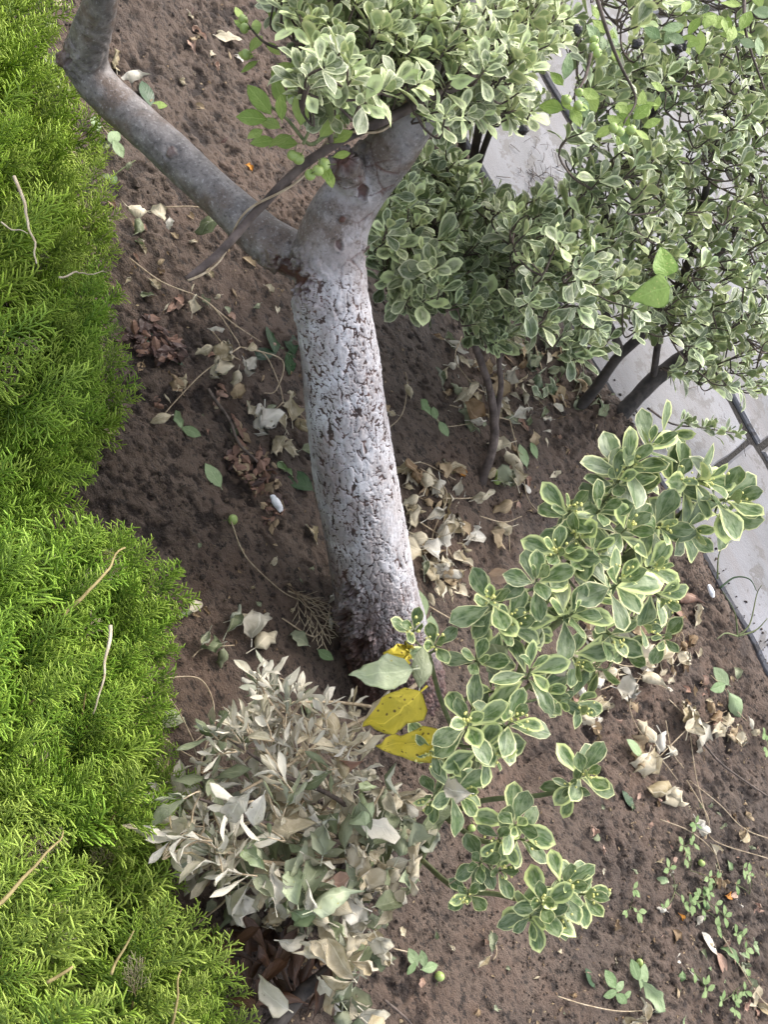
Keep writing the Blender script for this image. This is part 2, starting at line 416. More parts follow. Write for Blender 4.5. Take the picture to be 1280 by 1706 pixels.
def axis(lo, hi, st, far):
    a = list(np.arange(lo, hi, st)); s = st; v = a[-1]
    up = []; 
    while v < far: s *= 1.35; v += s; up.append(v)
    s = st; v = lo; dn = []
    while v > -far: s *= 1.35; v -= s; dn.append(v)
    return np.array(dn[::-1] + a + up)
xs = axis(-1.42, 1.55, .0042, 40); ys = axis(.02, 1.96, .0042, 40)
X, Y = np.meshgrid(xs, ys, indexing='ij')
hz, pit = ground_h(X.ravel(), Y.ravel(), True)
fade = np.exp(-np.maximum(0, np.maximum(np.abs(X.ravel()) - 3, np.abs(Y.ravel() - 1) - 3)) / 2)
hz = hz * fade
nx, ny = len(xs), len(ys)
i, j = np.meshgrid(np.arange(nx - 1), np.arange(ny - 1), indexing='ij'); a = (i * ny + j).ravel()
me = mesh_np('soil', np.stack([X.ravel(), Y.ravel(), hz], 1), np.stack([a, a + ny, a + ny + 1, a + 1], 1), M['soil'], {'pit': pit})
put('ground', me, kind='structure', label='damp brown garden soil with pits and clods in the planting bed')
del X, Y, hz, pit

# ---------------------------------------------------------------- pavement of single stones
KY, JY, PZ = 1.93, 2.355, 0.045
pv = bpy.data.objects.new('pavement', None); COL.objects.link(pv); props(pv, 'pale grey stone pavement along the upper right of the bed', kind='structure')
def slab(x0, x1, y0, y1, z, th, seed, name):
    """a stone with chipped, rounded edges"""
    r = np.random.default_rng(seed); nxs = max(6, int((x1 - x0) / .05)); nys = max(5, int((y1 - y0) / .05))
    e = .006
    ax = np.concatenate([[x0, x0 + e], np.linspace(x0, x1, nxs)[1:-1], [x1 - e, x1]]); ay = np.concatenate([[y0, y0 + e], np.linspace(y0, y1, nys)[1:-1], [y1 - e, y1]])
    A, B = np.meshgrid(ax, ay, indexing='ij'); n0, n1_ = A.shape
    Q = np.stack([A.ravel(), B.ravel(), np.full(A.size, seed * 1.3)], 1)
    wob = fbm(Q, 14, 4, 5, .65) * .011; Z = z + .0018 * fbm(Q, 5, 3, 8) + r.uniform(-.003, .003) + (A.ravel() - (x0 + x1) / 2) * r.uniform(-.004, .004)
    edge = (A.ravel() <= x0) | (A.ravel() >= x1) | (B.ravel() <= y0) | (B.ravel() >= y1)
    Z = Z - edge * .006
    V = np.stack([A.ravel() + np.where((A.ravel() <= x0 + e) | (A.ravel() >= x1 - e), wob, 0), B.ravel() + np.where((B.ravel() <= y0 + e) | (B.ravel() >= y1 - e), wob, 0), Z], 1)
    i, j = np.meshgrid(np.arange(n0 - 1), np.arange(n1_ - 1), indexing='ij'); a = (i * n1_ + j).ravel(); F = [np.stack([a, a + n1_, a + n1_ + 1, a + 1], 1)]
    ring = [i * n1_ for i in range(n0)] + [(n0 - 1) * n1_ + j for j in range(1, n1_)] + [i * n1_ + n1_ - 1 for i in range(n0 - 2, -1, -1)] + [j for j in range(n1_ - 2, 0, -1)]
    low = V[ring].copy(); low[:, 2] = z - th; n = len(V); V = np.vstack([V, low]); q = len(ring); t = np.arange(q); t2 = (t + 1) % q; ring = np.array(ring)
    F.append(np.stack([ring[t], n + t, n + t2, ring[t2]], 1))
    me = mesh_np(name, V, np.vstack(F), M['paving'], smooth=False); put(name, me, pv)
xk = [-3.3, -2.45, -1.52, -.98, -.30, .33, 1.14, 1.95, 2.8]
for q in range(len(xk) - 1): slab(xk[q] + .007, xk[q + 1] - .007, KY, JY - .004, PZ, .10, 20 + q, 'kerb_stone')
s = 60
for r_ in range(4):
    y0 = JY + .012 + r_ * .62; off = (.36 if r_ == 0 else .36 + .31 * (r_ % 2))
    for q in range(-5, 4):
        slab(off + q * .8 + .011, off + (q + 1) * .8 - .011, y0 + .006, y0 + .600, PZ + .004, .08, s, 'paving_slab'); s += 1
V = np.array([[-5, KY + .02, PZ - .006], [5, KY + .02, PZ - .006], [5, 5.2, PZ - .006], [-5, 5.2, PZ - .006]])
put('joint_bed', mesh_np('joint_bed', V, [[0, 1, 2, 3]], M['joint']), pv, kind='stuff')

# ---------------------------------------------------------------- leaf shapes
PROF = {
    'obovate': lambda t: np.sin(np.pi * np.clip(t, 0, 1) ** 1.55) ** .68 * .98 + .015,
    'oval': lambda t: np.sin(np.pi * t ** .95) ** .85 + .01,
    'lance': lambda t: np.sin(np.pi * t ** .85) ** 1.1 + .01,
    'heart': lambda t: np.sin(np.pi * np.clip(t, 0, 1) ** .62) ** .85 * (1 - .25 * t) + .02,
}
def leaf_vf(rs, prof='obovate', wl=.5, curl=.4, fold=.4, twist=.2, crumple=0.0, nu=4, nv=6, petiole=.1, roll=0.0, rag=0.0):
    """leaf of unit length along +Y, upper face towards +Z"""
    t = np.linspace(0, 1, nv + 1); s = np.linspace(-1, 1, nu + 1)
    w = PROF[prof](t) * wl * .5; w[-1] = .01 * wl
    if prof != 'heart': w[0] = .02
    if rag: w = w * (1 + rag * rs.uniform(-1, 1, nv + 1))
    ang = np.cumsum(np.full(nv + 1, curl / nv)) - curl * .35
    cy = np.concatenate([[0], np.cumsum(np.cos(ang[1:]) / nv)]); cz = np.concatenate([[0], np.cumsum(-np.sin(ang[1:]) / nv)])
    tw = twist * (t - .3) * 2
    sg = rs.uniform(-.35, .35) * wl; bend = sg * (t ** 2) * .5
    V = np.zeros((nv + 1, nu + 1, 3))
    for a in range(nv + 1):
        x = s * w[a]; z = fold * np.abs(x) * (1 - .4 * np.abs(s)); 
        if fold < 0: z = fold * x * s
        if roll: x = w[a] * np.sin(s * roll) / abs(roll) * (1 if roll > 0 else -1); z = z * .4 + w[a] * (1 - np.cos(s * roll)) / roll
        c, s_ = math.cos(tw[a]), math.sin(tw[a])
        lx, lz = x * c - z * s_, x * s_ + z * c
        V[a, :, 0] = lx + bend[a]; V[a, :, 1] = cy[a] + lz * math.sin(ang[a]) * .8; V[a, :, 2] = cz[a] + lz * math.cos(ang[a])
    V = V.reshape(-1, 3)
    if crumple:
        o = rs.uniform(0, 50, 3); 
        D = np.stack([fbm(V + o + 7 * q, 4.6, 2, 3) for q in range(3)], 1) * crumple; D -= D[nu // 2]
        V = V + D * np.minimum(1, V[:, 1:2] * 3 + .2)
    V[:, 1] += petiole
    TT, SS = np.meshgrid(t, s, indexing='ij')
    mg = np.minimum((1 - np.abs(SS)) * (w / w.max())[:, None], (1 - TT) * 2.2).ravel()
    i, j = np.meshgrid(np.arange(nv), np.arange(nu), indexing='ij'); a = (i * (nu + 1) + j).ravel()
    F = np.stack([a, a + 1, a + nu + 2, a + nu + 1], 1)
    pr = .018                                                              # petiole as a thin three sided stalk
    if petiole:
        n = len(V); an = np.arange(3) * 2.094
        pa = np.stack([np.cos(an) * pr, np.zeros(3), np.sin(an) * pr], 1); b = V[nu // 2] 
        V = np.vstack([V, pa, pa * .8 + b]); q = np.arange(3); q2 = (q + 1) % 3
        F = np.vstack([F, np.stack([n + q, n + q2, n + 3 + q2, n + 3 + q], 1)])
        z6 = np.zeros(6); mg = np.concatenate([mg, z6 + .5]); lu = np.concatenate([SS.ravel(), z6]); lv = np.concatenate([TT.ravel(), z6])
    else: lu, lv = SS.ravel(), TT.ravel()
    return V, F, dict(lu=lu, lv=lv, margin=mg)

_LS = {}
def leafset(kind):
    """the shape variants of one kind of leaf, shared by all leaves of that kind"""
    if kind in _LS: return _LS[kind]
    rs = np.random.default_rng(sum(map(ord, kind))); out = []; U = rs.uniform
    for v in range(10):
        if kind == 'euo': a = leaf_vf(rs, 'obovate', U(.48, .62), U(-.2, .8), U(.15, .6), U(-.35, .35), .03)
        elif kind == 'euo_old': a = leaf_vf(rs, 'obovate', U(.36, .5), U(-.3, 1.2), U(.2, .9), U(-.5, .5), U(0, .06))
        elif kind == 'limp': a = leaf_vf(rs, 'obovate', U(.26, .42), U(-.4, 1.5), U(.2, .6), U(-.8, .8), U(.03, .12), roll=U(.3, 1.5) * rs.choice([-1, 1]))
        elif kind == 'crumpled': a = leaf_vf(rs, 'heart', U(.6, .95), U(-.5, 2.2), U(.1, .7), U(-1.4, 1.4), U(.18, .36), petiole=.25, nv=8, nu=6, roll=U(.5, 2.3) * rs.choice([-1, 1]), rag=.09)
        elif kind == 'curled': a = leaf_vf(rs, 'oval', U(.42, .68), U(-.8, 1.6), U(.1, .7), U(-.9, .9), U(.07, .2), nv=7, roll=U(.3, 1.8) * rs.choice([-1, 1]), rag=.08)
        elif kind == 'flat': a = leaf_vf(rs, 'oval', U(.48, .62), U(-.1, .4), U(.05, .3), U(-.15, .15), .02)
        elif kind == 'heart': a = leaf_vf(rs, 'heart', U(.75, .9), U(0, .6), U(.05, .3), U(-.2, .2), .05, nv=8, nu=6)
        elif kind == 'bigoval': a = leaf_vf(rs, 'heart', U(.5, .58), U(.3, 1.1), U(.1, .4), U(-.6, .6), .09, nv=10, nu=6, roll=U(.5, 1.2), rag=.03)
        elif kind == 'apple': a = leaf_vf(rs, 'oval', U(.48, .6), U(-.1, .6), U(.15, .4), U(-.3, .3), .02)
        out.append(a)
    _LS[kind] = out; return out
_LM = {}
def leafmesh(kind, v, mat):
    key = (kind, v, mat)
    if key not in _LM:
        V, F, A = leafset(kind)[v]
        _LM[key] = mesh_np('leaf_' + kind, V, F, M[mat], dict(A, rnd=np.full(len(V), v * .1)))
    return _LM[key]

def frame(base, ydir, up, s, roll=0.0):
    y = np.asarray(ydir, float); y = y / np.linalg.norm(y)
    z = np.asarray(up, float); z = z - y * np.dot(z, y)
    if np.linalg.norm(z) < 1e-3: z = np.cross(y, [1, 0, 0.1])
    z /= np.linalg.norm(z); x = np.cross(y, z)
    if roll: c, q = math.cos(roll), math.sin(roll); x, z = x * c + z * q, z * c - x * q
    Mx = np.eye(4); Mx[:3, 0] = x * s; Mx[:3, 1] = y * s; Mx[:3, 2] = z * s; Mx[:3, 3] = base
    return Mx
def toM(a): return Matrix([list(r) for r in a])

class Leaves:
    """collects a plant's leaves: the largest 300 in view become parts, the rest one joined part"""
    def __init__(s): s.L = []
    def add(s, Mx, kind, mat, v=None): s.L.append((Mx, kind, random.randrange(10) if v is None else v, mat))
    def rosette(s, tip, d, n, size, kind, mat, open_=1.0, rs=rng):
        d = np.asarray(d, float); d = d / np.linalg.norm(d); a = np.cross(d, [.3, .9, .1]); a /= np.linalg.norm(a); b = np.cross(d, a)
        ph = rs.uniform(0, 6.28)
        for q in range(n):
            ring = q // 2
            th = math.radians((26 + 17 * ring + rs.uniform(-9, 9)) * open_); th = min(th, 1.75)
            f = ph + (q % 2) * math.pi + ring * math.pi / 2 * 1.06 + rs.uniform(-.22, .22)
            yd = d * math.cos(th) + (a * math.cos(f) + b * math.sin(f)) * math.sin(th)
            base = np.asarray(tip) - d * ring * size * .13
            sz = size * (.62 + .17 * min(ring, 2.6)) * rs.uniform(.85, 1.12)
            s.add(frame(base, yd, d + rs.normal(0, .12, 3), sz, rs.uniform(-.25, .25)), kind, mat)
    def build(s, root, part='leaf', limit=300, rest='foliage'):
        sc = []
        for (Mx, kd, v, mt) in s.L:
            c = Mx[:3, 3] + Mx[:3, 1] * .5; x, y = pix(c); size = np.linalg.norm(Mx[:3, 1]) / mpp(c)
            sc.append(size if (-30 < x < 1310 and -30 < y < 1736) else 0)
        # nearer leaves hide those behind them: rank by height above the others as well as by size
        order = sorted(range(len(s.L)), key=lambda q: -(sc[q] + (40 * s.L[q][0][2, 3] if sc[q] else 0)))
        for q in order[:limit]:
            Mx, kd, v, mt = s.L[q]; put(part, leafmesh(kd, v, mt), root, toM(Mx))
        bags = {}
        for q in order[limit:]:
            Mx, kd, v, mt = s.L[q]; V, F, A = leafset(kd)[v]
            bags.setdefault(mt, Bag()).add(V @ Mx[:3, :3].T + Mx[:3, 3], F, rnd=random.random(), **A)
        if bags:
            tot = list(bags.items()); B = Bag(); mi = []
            for k_, (mt, bg_) in enumerate(tot):
                B.V += bg_.V; B.F += [f + B.n for f in bg_.F]; 
                for kk, vv in bg_.A.items(): B.A.setdefault(kk, []).extend(vv)
                mi += [k_] * sum(len(f) for f in bg_.F); B.n += bg_.n
            F = np.concatenate(B.F); me = mesh_np(rest, np.concatenate(B.V), F, None, {k_: np.concatenate(v) for k_, v in B.A.items()})
            for mt, _ in tot: me.materials.append(M[mt])
            me.polygons.foreach_set('material_index', np.array(mi, np.int32))
            put(rest, me, root, kind='stuff')

def icos(r=1.0, n=2):
    import bmesh
    bm = bmesh.new(); bmesh.ops.create_icosphere(bm, subdivisions=n, radius=r)
    V = np.array([v.co[:] for v in bm.verts]); F = np.array([[l.vert.index for l in f.loops] for f in bm.faces]); bm.free(); return V, F

# green crab apple with a hollow at the stalk and the dried flower at the other end
V, F = icos(1, 3); t = V[:, 2].copy(); rr = np.hypot(V[:, 0], V[:, 1])
V = V * np.array([1, 1, .93]); V[:, 2] -= .25 * np.exp(-(rr / .28) ** 2) * np.sign(t)
me_fruit = mesh_np('crab_apple', V, F, M['fruit'])
sv, sf = tube([[0, 0, .55], [.1, .05, 1.2], [.3, .1, 1.9]], [.09, .07, .09], 5); me_stalk = Bag(); me_stalk.add(sv, sf); me_stalk = me_stalk.mesh('fruit_stalk', M['twig_green'])
V, F = icos(1, 1); me_bud = mesh_np('flower_bud', V, F, M['bud'])

def fruit(p, r, root=None, label=None, group=None, tilt=None):
    R = Matrix.Rotation(random.uniform(0, 6.28), 4, 'Z') @ Matrix.Rotation(random.uniform(.2, 1.2) if tilt is None else tilt, 4, 'X')
    Mx = Matrix.Translation(Vector(p)) @ R @ Matrix.Scale(r, 4)
    if root is not None:
        o = put('fruit', me_fruit, root, Mx); st = bpy.data.objects.new('fruit_stalk', me_stalk); COL.objects.link(st); st.parent = o
    else:
        o = put('crab_apple', me_fruit, None, Mx, label=label, cat='apple', group=group); st = bpy.data.objects.new('stalk', me_stalk); COL.objects.link(st); st.parent = o
    return o

def stick(name, pts, r0, r1, mat, root=None, sides=8, n=6, wob=.0, **kw):
    """a stem through photograph spots (px, py, height)"""
    Q = np.array([P(*p) for p in pts]); S = spline(Q, n)
    if wob: S = S + np.stack([fbm(S, 25, 2, q + 3) for q in range(3)], 1) * wob
    B = Bag(); V, F = tube(S, np.linspace(r0, r1, len(S)), sides); B.add(V, F)
    return put(name, B.mesh(name, M[mat]), root, **kw)

# ---------------------------------------------------------------- the whitewashed leaning tree
TR = [(662, 1155, -.08, 92), (650, 1094, .0, 79), (630, 1010, .075, 71), (612, 900, .16, 70), (593, 800, .235, 70), (578, 690, .315, 68), (566, 590, .385, 66), (553, 500, .445, 64), (549, 430, .49, 62), (560, 375, .53, 57)]
RB = [(549, 440, .48, 58), (562, 375, .53, 56), (590, 325, .57, 50), (628, 278, .62, 46), (672, 222, .69, 42), (716, 150, .74, 36), (765, 60, .76, 31), (800, -60, .79, 26), (850, -200, .88, 19), (900, -340, 1.0, 12), (930, -430, 1.06, 5)]
LB = [(545, 455, .46, 34), (490, 425, .44, 39), (440, 395, .43, 38), (395, 355, .42, 36), (335, 300, .40, 35), (270, 240, .38, 34), (205, 182, .36, 33), (160, 138, .355, 34), (144, 100, .375, 35), (152, 55, .43, 31), (168, 0, .50, 27), (180, -90, .60, 24), (192, -190, .70, 19), (198, -320, .82, 12), (200, -410, .90, 5)]
SB = [(590, 330, .56, 30), (585, 295, .61, 26), (572, 268, .65, 23), (568, 258, .66, 20)]
KB = [(150, 105, .36, 26), (118, 100, .37, 18), (98, 98, .375, 13)]
def limb(rows, n=8):
    q = np.array([[*P(a, b, z), r * mpp(P(a, b, z))] for a, b, z, r in rows]); return spline(q, n)
tb = Bag(); axes_ = {}
for nm, rows in (('t', TR), ('r', RB), ('l', LB), ('s', SB), ('k', KB)):
    s = limb(rows); axes_[nm] = s; V, F = tube(s[:, :3], s[:, 3], 20); tb.add(V, F)
tmp = bpy.data.objects.new('tmp', tb.mesh('tmp', None)); COL.objects.link(tmp)
md = tmp.modifiers.new('r', 'REMESH'); md.mode = 'VOXEL'; md.voxel_size = .0023
dg = bpy.context.evaluated_depsgraph_get(); dg.update(); me = bpy.data.meshes.new_from_object(tmp.evaluated_get(dg)); bpy.data.objects.remove(tmp)
nV = len(me.vertices); V = np.empty(nV * 3, np.float32); me.vertices.foreach_get('co', V); V = V.reshape(-1, 3).astype(float)
F = np.empty(len(me.polygons) * 4, np.int32); me.loops.foreach_get('vertex_index', F); F = F.reshape(-1, 4)
E_ = np.vstack([F[:, [0, 1]], F[:, [1, 2]], F[:, [2, 3]], F[:, [3, 0]]])
deg = np.bincount(E_[:, 0], minlength=nV)
for _ in range(14):
    S = np.stack([np.bincount(E_[:, 0], V[E_[:, 1], q], minlength=nV) for q in range(3)], 1) / deg[:, None]; V = V * .5 + S * .5
def vnorm(V):
    fn = np.cross(V[F[:, 2]] - V[F[:, 0]], V[F[:, 3]] - V[F[:, 1]]); N = np.stack([np.bincount(F.ravel(), np.repeat(fn[:, q], 4), minlength=nV) for q in range(3)], 1)
    return N / (np.linalg.norm(N, axis=1)[:, None] + 1e-12)
N = vnorm(V)
A0 = axes_['t'][8, :3]; A1 = P(549, 430, .49); ax = A1 - A0; La = np.linalg.norm(ax); ax /= La
al = (V - A0) @ ax; off = np.linalg.norm(V - A0 - al[:, None] * ax, axis=1)
tt = al / La
b1 = np.cross(ax, [0, 0, 1.]); b1 /= np.linalg.norm(b1); b2 = np.cross(ax, b1)
Q = np.stack([(V - A0) @ b1, (V - A0) @ b2, al * .42], 1)
wobt = .10 * fbm(Q, 14, 3, 2)
onleft = sstep(.014, -.024, ((V - P(500, 432, .45)) @ (RV * .85 + UV * -.5)) + .035 * fbm(V, 40, 3, 101))           # left of the fork: the smooth branch
rough = sstep(1.16, .88, tt + 2.2 * wobt) * (1 - onleft * sstep(.75, .9, tt))
wp = Q + .013 * np.stack([fbm(Q, 48, 3, 7 + q, .6) for q in range(3)], 1)
f1, f2, cid = worley(wp, 92, 11); g1, g2, _ = worley(wp, 190, 23)
crk = np.minimum(1, (f2 - f1) / .13); crk2 = np.minimum(1, (g2 - g1) / .20)
opn = sstep(-.50, -.02, fbm(Q, 17, 3, 77)) * .88 + .12                                      # some cracks wide, some closed
opn = np.maximum(opn, .9 * sstep(.45, .05, tt))
crack = 1 - (1 - crk) * opn; crack = crack * (1 - (1 - crk2) * .8 * sstep(-.35, .15, fbm(Q, 21, 3, 5) + .35 * sstep(.5, .1, tt)))
low = sstep(.45, .0, tt)
disp = rough * ((-.0023 - .003 * low) * (1 - np.clip(crack, 0, 1)) + .0014 * (cid - .5) + .0008 * fbm(Q, 120, 3, 13) + .0020 * fbm(Q, 30, 3, 14)) + .0045 * rough * low * fbm(Q, 20, 3, 15)
disp += (1 - rough) * (.0010 * fbm(V, 50, 4, 19) + .0030 * fbm(V, 9, 2, 21))
# wrinkled rings where the smooth limbs bend
for (c, r_, a_) in ((P(143, 105, .40), .06, .0010), (P(620, 290, .64), .06, .0007)):
    d_ = np.linalg.norm(V - c, axis=1); disp += a_ * np.sin(d_ * 300 + 14 * fbm(V, 22, 2, 3)) * np.exp(-(d_ / r_) ** 2)
scar = np.zeros(nV)
def mark(px, py, z, r, depth, s=1.0):
    global scar, disp
    c = P(px, py, z); dd = np.cross(V - c, (c - CAMP) / np.linalg.norm(c - CAMP)); d_ = np.linalg.norm(dd, axis=1) + .9 * r * fbm(V, 130, 4, 5)
    front = (N @ (CAMP - c) > -.35) & (np.linalg.norm(V - c, axis=1) < .14)
    g = sstep(r, r * .55, d_) * front; scar = np.maximum(scar, g * s); disp += depth * g - depth * .8 * (sstep(r * 1.6, r, d_) * (1 - g) * front)
mark(604, 318, .62, .009, -.004); mark(570, 365, .58, .006, .003); mark(572, 266, .68, .022, -.006, .95)
mark(478, 468, .43, .034, -.006, 1); mark(566, 410, .55, .008, -.003, .8); mark(286, 252, .42, .008, .003, .6); mark(98, 98, .38, .02, -.004, .5)
mark(612, 420, .53, .009, -.002, .6); mark(575, 1030, .1, .018, -.012, .6); mark(600, 1075, .06, .02, -.014, .6); mark(587, 985, .12, .012, -.008, .5)
# thin dark growth cracks on the upper bark
cu = worley(V + .01 * np.stack([fbm(V, 20, 2, q) for q in range(3)], 1), 26, 91); thin = sstep(.05, .015, (cu[1] - cu[0])) * sstep(-.15, .15, fbm(V, 11, 2, 93)) * (1 - rough) * sstep(1.5, 1.05, tt) * (1 - onleft)
scar = np.maximum(scar, thin * .9); disp -= .002 * thin
V = V + N * disp[:, None]
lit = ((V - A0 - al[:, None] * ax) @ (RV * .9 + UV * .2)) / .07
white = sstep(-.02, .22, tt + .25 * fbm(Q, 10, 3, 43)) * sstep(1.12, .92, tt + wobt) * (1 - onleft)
white = white * np.clip(1.0 + .40 * lit + .75 * fbm(Q, 16, 3, 47) - .55 * low, .10, 1)  # left side: bare bark plus shade put into the whitewash mask
white = np.maximum(white, .42 * sstep(.9, 1.0, tt) * sstep(1.9, 1.2, tt) * (1 - onleft) * sstep(-.3, .4, fbm(V, 12, 3, 53)))
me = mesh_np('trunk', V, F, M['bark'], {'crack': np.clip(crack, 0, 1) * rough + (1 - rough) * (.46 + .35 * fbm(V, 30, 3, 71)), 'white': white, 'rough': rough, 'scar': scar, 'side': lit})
tree = empty('apple_tree', G(648, 1092), 'leaning fruit tree with cracked whitewashed trunk forking into two smooth grey limbs', 'tree')
put('trunk', me, tree)

# the long bare branch that hangs across the left limb, a dry tendril wound round it
br = [(790, 130, .82), (715, 160, .80), (655, 195, .77), (600, 218, .74), (545, 248, .71), (490, 290, .67), (430, 350, .62), (375, 410, .58), (312, 466, .54)]
stick('bare_branch', br, .0068, .0050, 'stem_bark', tree, 10, 8, .002)
S = spline(np.array([P(*p) for p in br]), 14)[20:]; T = np.gradient(S, axis=0); T /= np.linalg.norm(T, axis=1)[:, None]
u = np.cross(T, [0, 0, 1.]); u /= np.linalg.norm(u, axis=1)[:, None]; w_ = np.cross(T, u); ph = np.linspace(0, 17, len(S))
tn = S + (u * np.cos(ph)[:, None] + w_ * np.sin(ph)[:, None]) * .0088
B = Bag(); V, F = tube(tn, .0015, 5); B.add(V, F)
put('tendril', B.mesh('tendril', M['vine']), tree)
# leafy spurs with fruit: left of the fork, and high at the upper right
spur = Leaves()
def leafy(px, py, z, ang, sz_px, mat='apple_leaf', kind='apple', L=spur, tilt=None):
    b = P(px, py, z); s_ = sz_px * mpp(b); a = math.radians(ang)
    yd = RV * math.cos(a) + UV * math.sin(a) + WV * (random.uniform(-.35, .35) if tilt is None else tilt)
    L.add(frame(b, yd, -WV + rng.normal(0, .3, 3), s_), kind, mat)
for a in [(455, 195, .74, 130, 60), (450, 200, .73, 175, 52), (470, 205, .76, 95, 42), (500, 215, .74, 80, 62), (478, 180, .72, 120, 48), (512, 165, .70, 30, 55), (490, 225, .72, 200, 44), (462, 232, .70, 195, 42), (520, 215, .75, 70, 50),
          (530, 232, .76, 45, 48), (545, 240, .74, 25, 45), (470, 215, .73, 150, 46), (500, 240, .70, 175, 40), (508, 160, .71, 110, 40), (530, 265, .72, -60, 42), (545, 280, .72, -75, 34), (552, 262, .74, 10, 30), (478, 168, .71, 60, 40), (440, 215, .72, 215, 32)]: leafy(*a)
stick('twig', [(575, 232, .74), (545, 225, .75), (515, 240, .74), (480, 200, .74), (452, 178, .73)], .0028, .0015, 'twig_green', tree, 5)
stick('twig', [(505, 240, .74), (520, 200, .75), (518, 150, .74)], .002, .0012, 'twig_green', tree, 5)
stick('twig', [(552, 238, .745), (545, 190, .76), (548, 120, .76)], .0034, .002, 'twig', tree, 6)
for a in [(488, 259, .71, 10), (497, 264, .71, 10.5), (517, 291, .72, 9.5), (530, 284, .73, 10), (540, 274, .73, 11)]:
    p = P(*a[:3]); fruit(p, a[3] * mpp(p), tree)
# spur at the top beside the upper shrub
for a in [(420, 50, .62, 150, 34), (430, 60, .62, 100, 34), (415, 90, .60, 60, 40), (425, 95, .6, 160, 30), (432, 100, .6, 210, 34), (470, 60, .66, 40, 36), (480, 75, .66, -40, 34), (455, 40, .66, 90, 34), (465, 20, .66, 120, 34), (440, 70, .6, -30, 30), (405, 35, .6, 120, 28),
          (500, 70, .62, 10, 34), (450, 115, .6, -50, 28), (487, 95, .6, -80, 30), (430, 15, .62, 60, 36), (505, 40, .64, 100, 34), (460, 105, .6, -20, 34)]: leafy(*a, tilt=.2)
for a in [(405, 33, .62, 8.5), (407, 47, .62, 8.5), (409, 91, .6, 9), (530, 17, .62, 8)]:
    p = P(*a[:3]); fruit(p, a[3] * mpp(p), tree)
stick('twig', [(520, 95, .62), (480, 85, .63), (440, 70, .62), (412, 40, .62)], .003, .0012, 'twig', tree, 5)
# apple twigs in front of the right-hand shrub
for pts in ([(990, -20, .86), (1015, 60, .86), (1035, 110, .85), (1060, 165, .84), (1040, 205, .83)], [(985, 90, .84), (975, 130, .83), (955, 165, .82)], [(1240, -10, .9), (1245, 60, .9), (1275, 150, .88)]):
    stick('twig', pts, .003, .0013, 'twig', tree, 5)
for c in [(955, 160, .82, 10, 36), (1045, 195, .83, 12, 34), (1000, 60, .85, 8, 32), (1250, 40, .9, 8, 34), (1220, 25, .9, 6, 32), (1085, 160, .84, 6, 30), (1160, 40, .86, 6, 34), (1120, 60, .86, 6, 34), (850, 500, .0, 0, 1)]:
    for q in range(c[3]): leafy(c[0] + rng.uniform(-26, 26), c[1] + rng.uniform(-26, 26), c[2], rng.uniform(0, 360), c[4] * rng.uniform(.8, 1.2), mat='apple_leaf' if rng.random() < .75 else 'green_flat')
for a in [(991, 67, .86, 8), (991, 78, .86, 8), (996, 88, .86, 8), (945, 166, .83, 8.5), (964, 176, .83, 8.5), (966, 154, .83, 7), (1023, 213, .84, 9), (1033, 219, .84, 9), (1052, 216, .84, 9)]:
    p = P(*a[:3]); fruit(p, a[3] * mpp(p), tree)
spur.build(tree)
# shrivelled black fruits hanging at the top
V, F = icos(1, 3); V = V * (1 + .75 * fbm(V, 2.2, 3, 3))[:, None]; me_black = mesh_np('shrivelled_fruit', V, F, M['black_fruit'])
for px, py in ((963, 50), (1062, 73), (1130, 80), (1140, 76), (873, 216)):
    p = P(px, py, .86); o = put('shrivelled_fruit', me_black, tree, Matrix.Translation(Vector(p)) @ Matrix.Rotation(px, 4, 'Z') @ Matrix.Scale(8 * mpp(p), 4))

# ---------------------------------------------------------------- variegated shrubs
def inpoly(x, y, poly):
    c = False; n = len(poly)
    for i in range(n):
        x0, y0 = poly[i]; x1, y1 = poly[i - 1]
        if (y0 > y) != (y1 > y) and x < (x1 - x0) * (y - y0) / (y1 - y0) + x0: c = not c
    return c
UPD = np.array([.0, .25, 1.0])
def twigs(root, tips, nodes, r=.0016, mat='twig', name='twigs'):
    B = Bag(); nodes = [np.asarray(q) for q in nodes]; n0 = np.array(nodes)
    tips = sorted(tips, key=lambda t: np.min(np.linalg.norm(n0 - t[0], axis=1)))
    N_ = np.zeros((len(nodes) + len(tips), 3)); N_[:len(nodes)] = n0; c = len(nodes)
    for tip, d in tips:
        A = N_[:c]; q = A[np.argmin(np.linalg.norm(A - tip, axis=1) + 1.2 * np.maximum(0, A[:, 2] - tip[2] + .02))]
        d = np.asarray(d); st = tip - d * .028; dist = np.linalg.norm(st - q)
        mid = (st + q) / 2 + rng.normal(0, .06, 3) * dist - np.array([0, 0, .08]) * dist
        S = spline(np.array([q, mid, st, tip]), 3); V, F = tube(S, np.linspace(r * (1.1 + 4 * min(dist, .15)), r * .8, len(S)), 4, cap=False); B.add(V, F)
        N_[c] = st; c += 1
    put(name, B.mesh(name, M[mat]), root, kind='stuff')

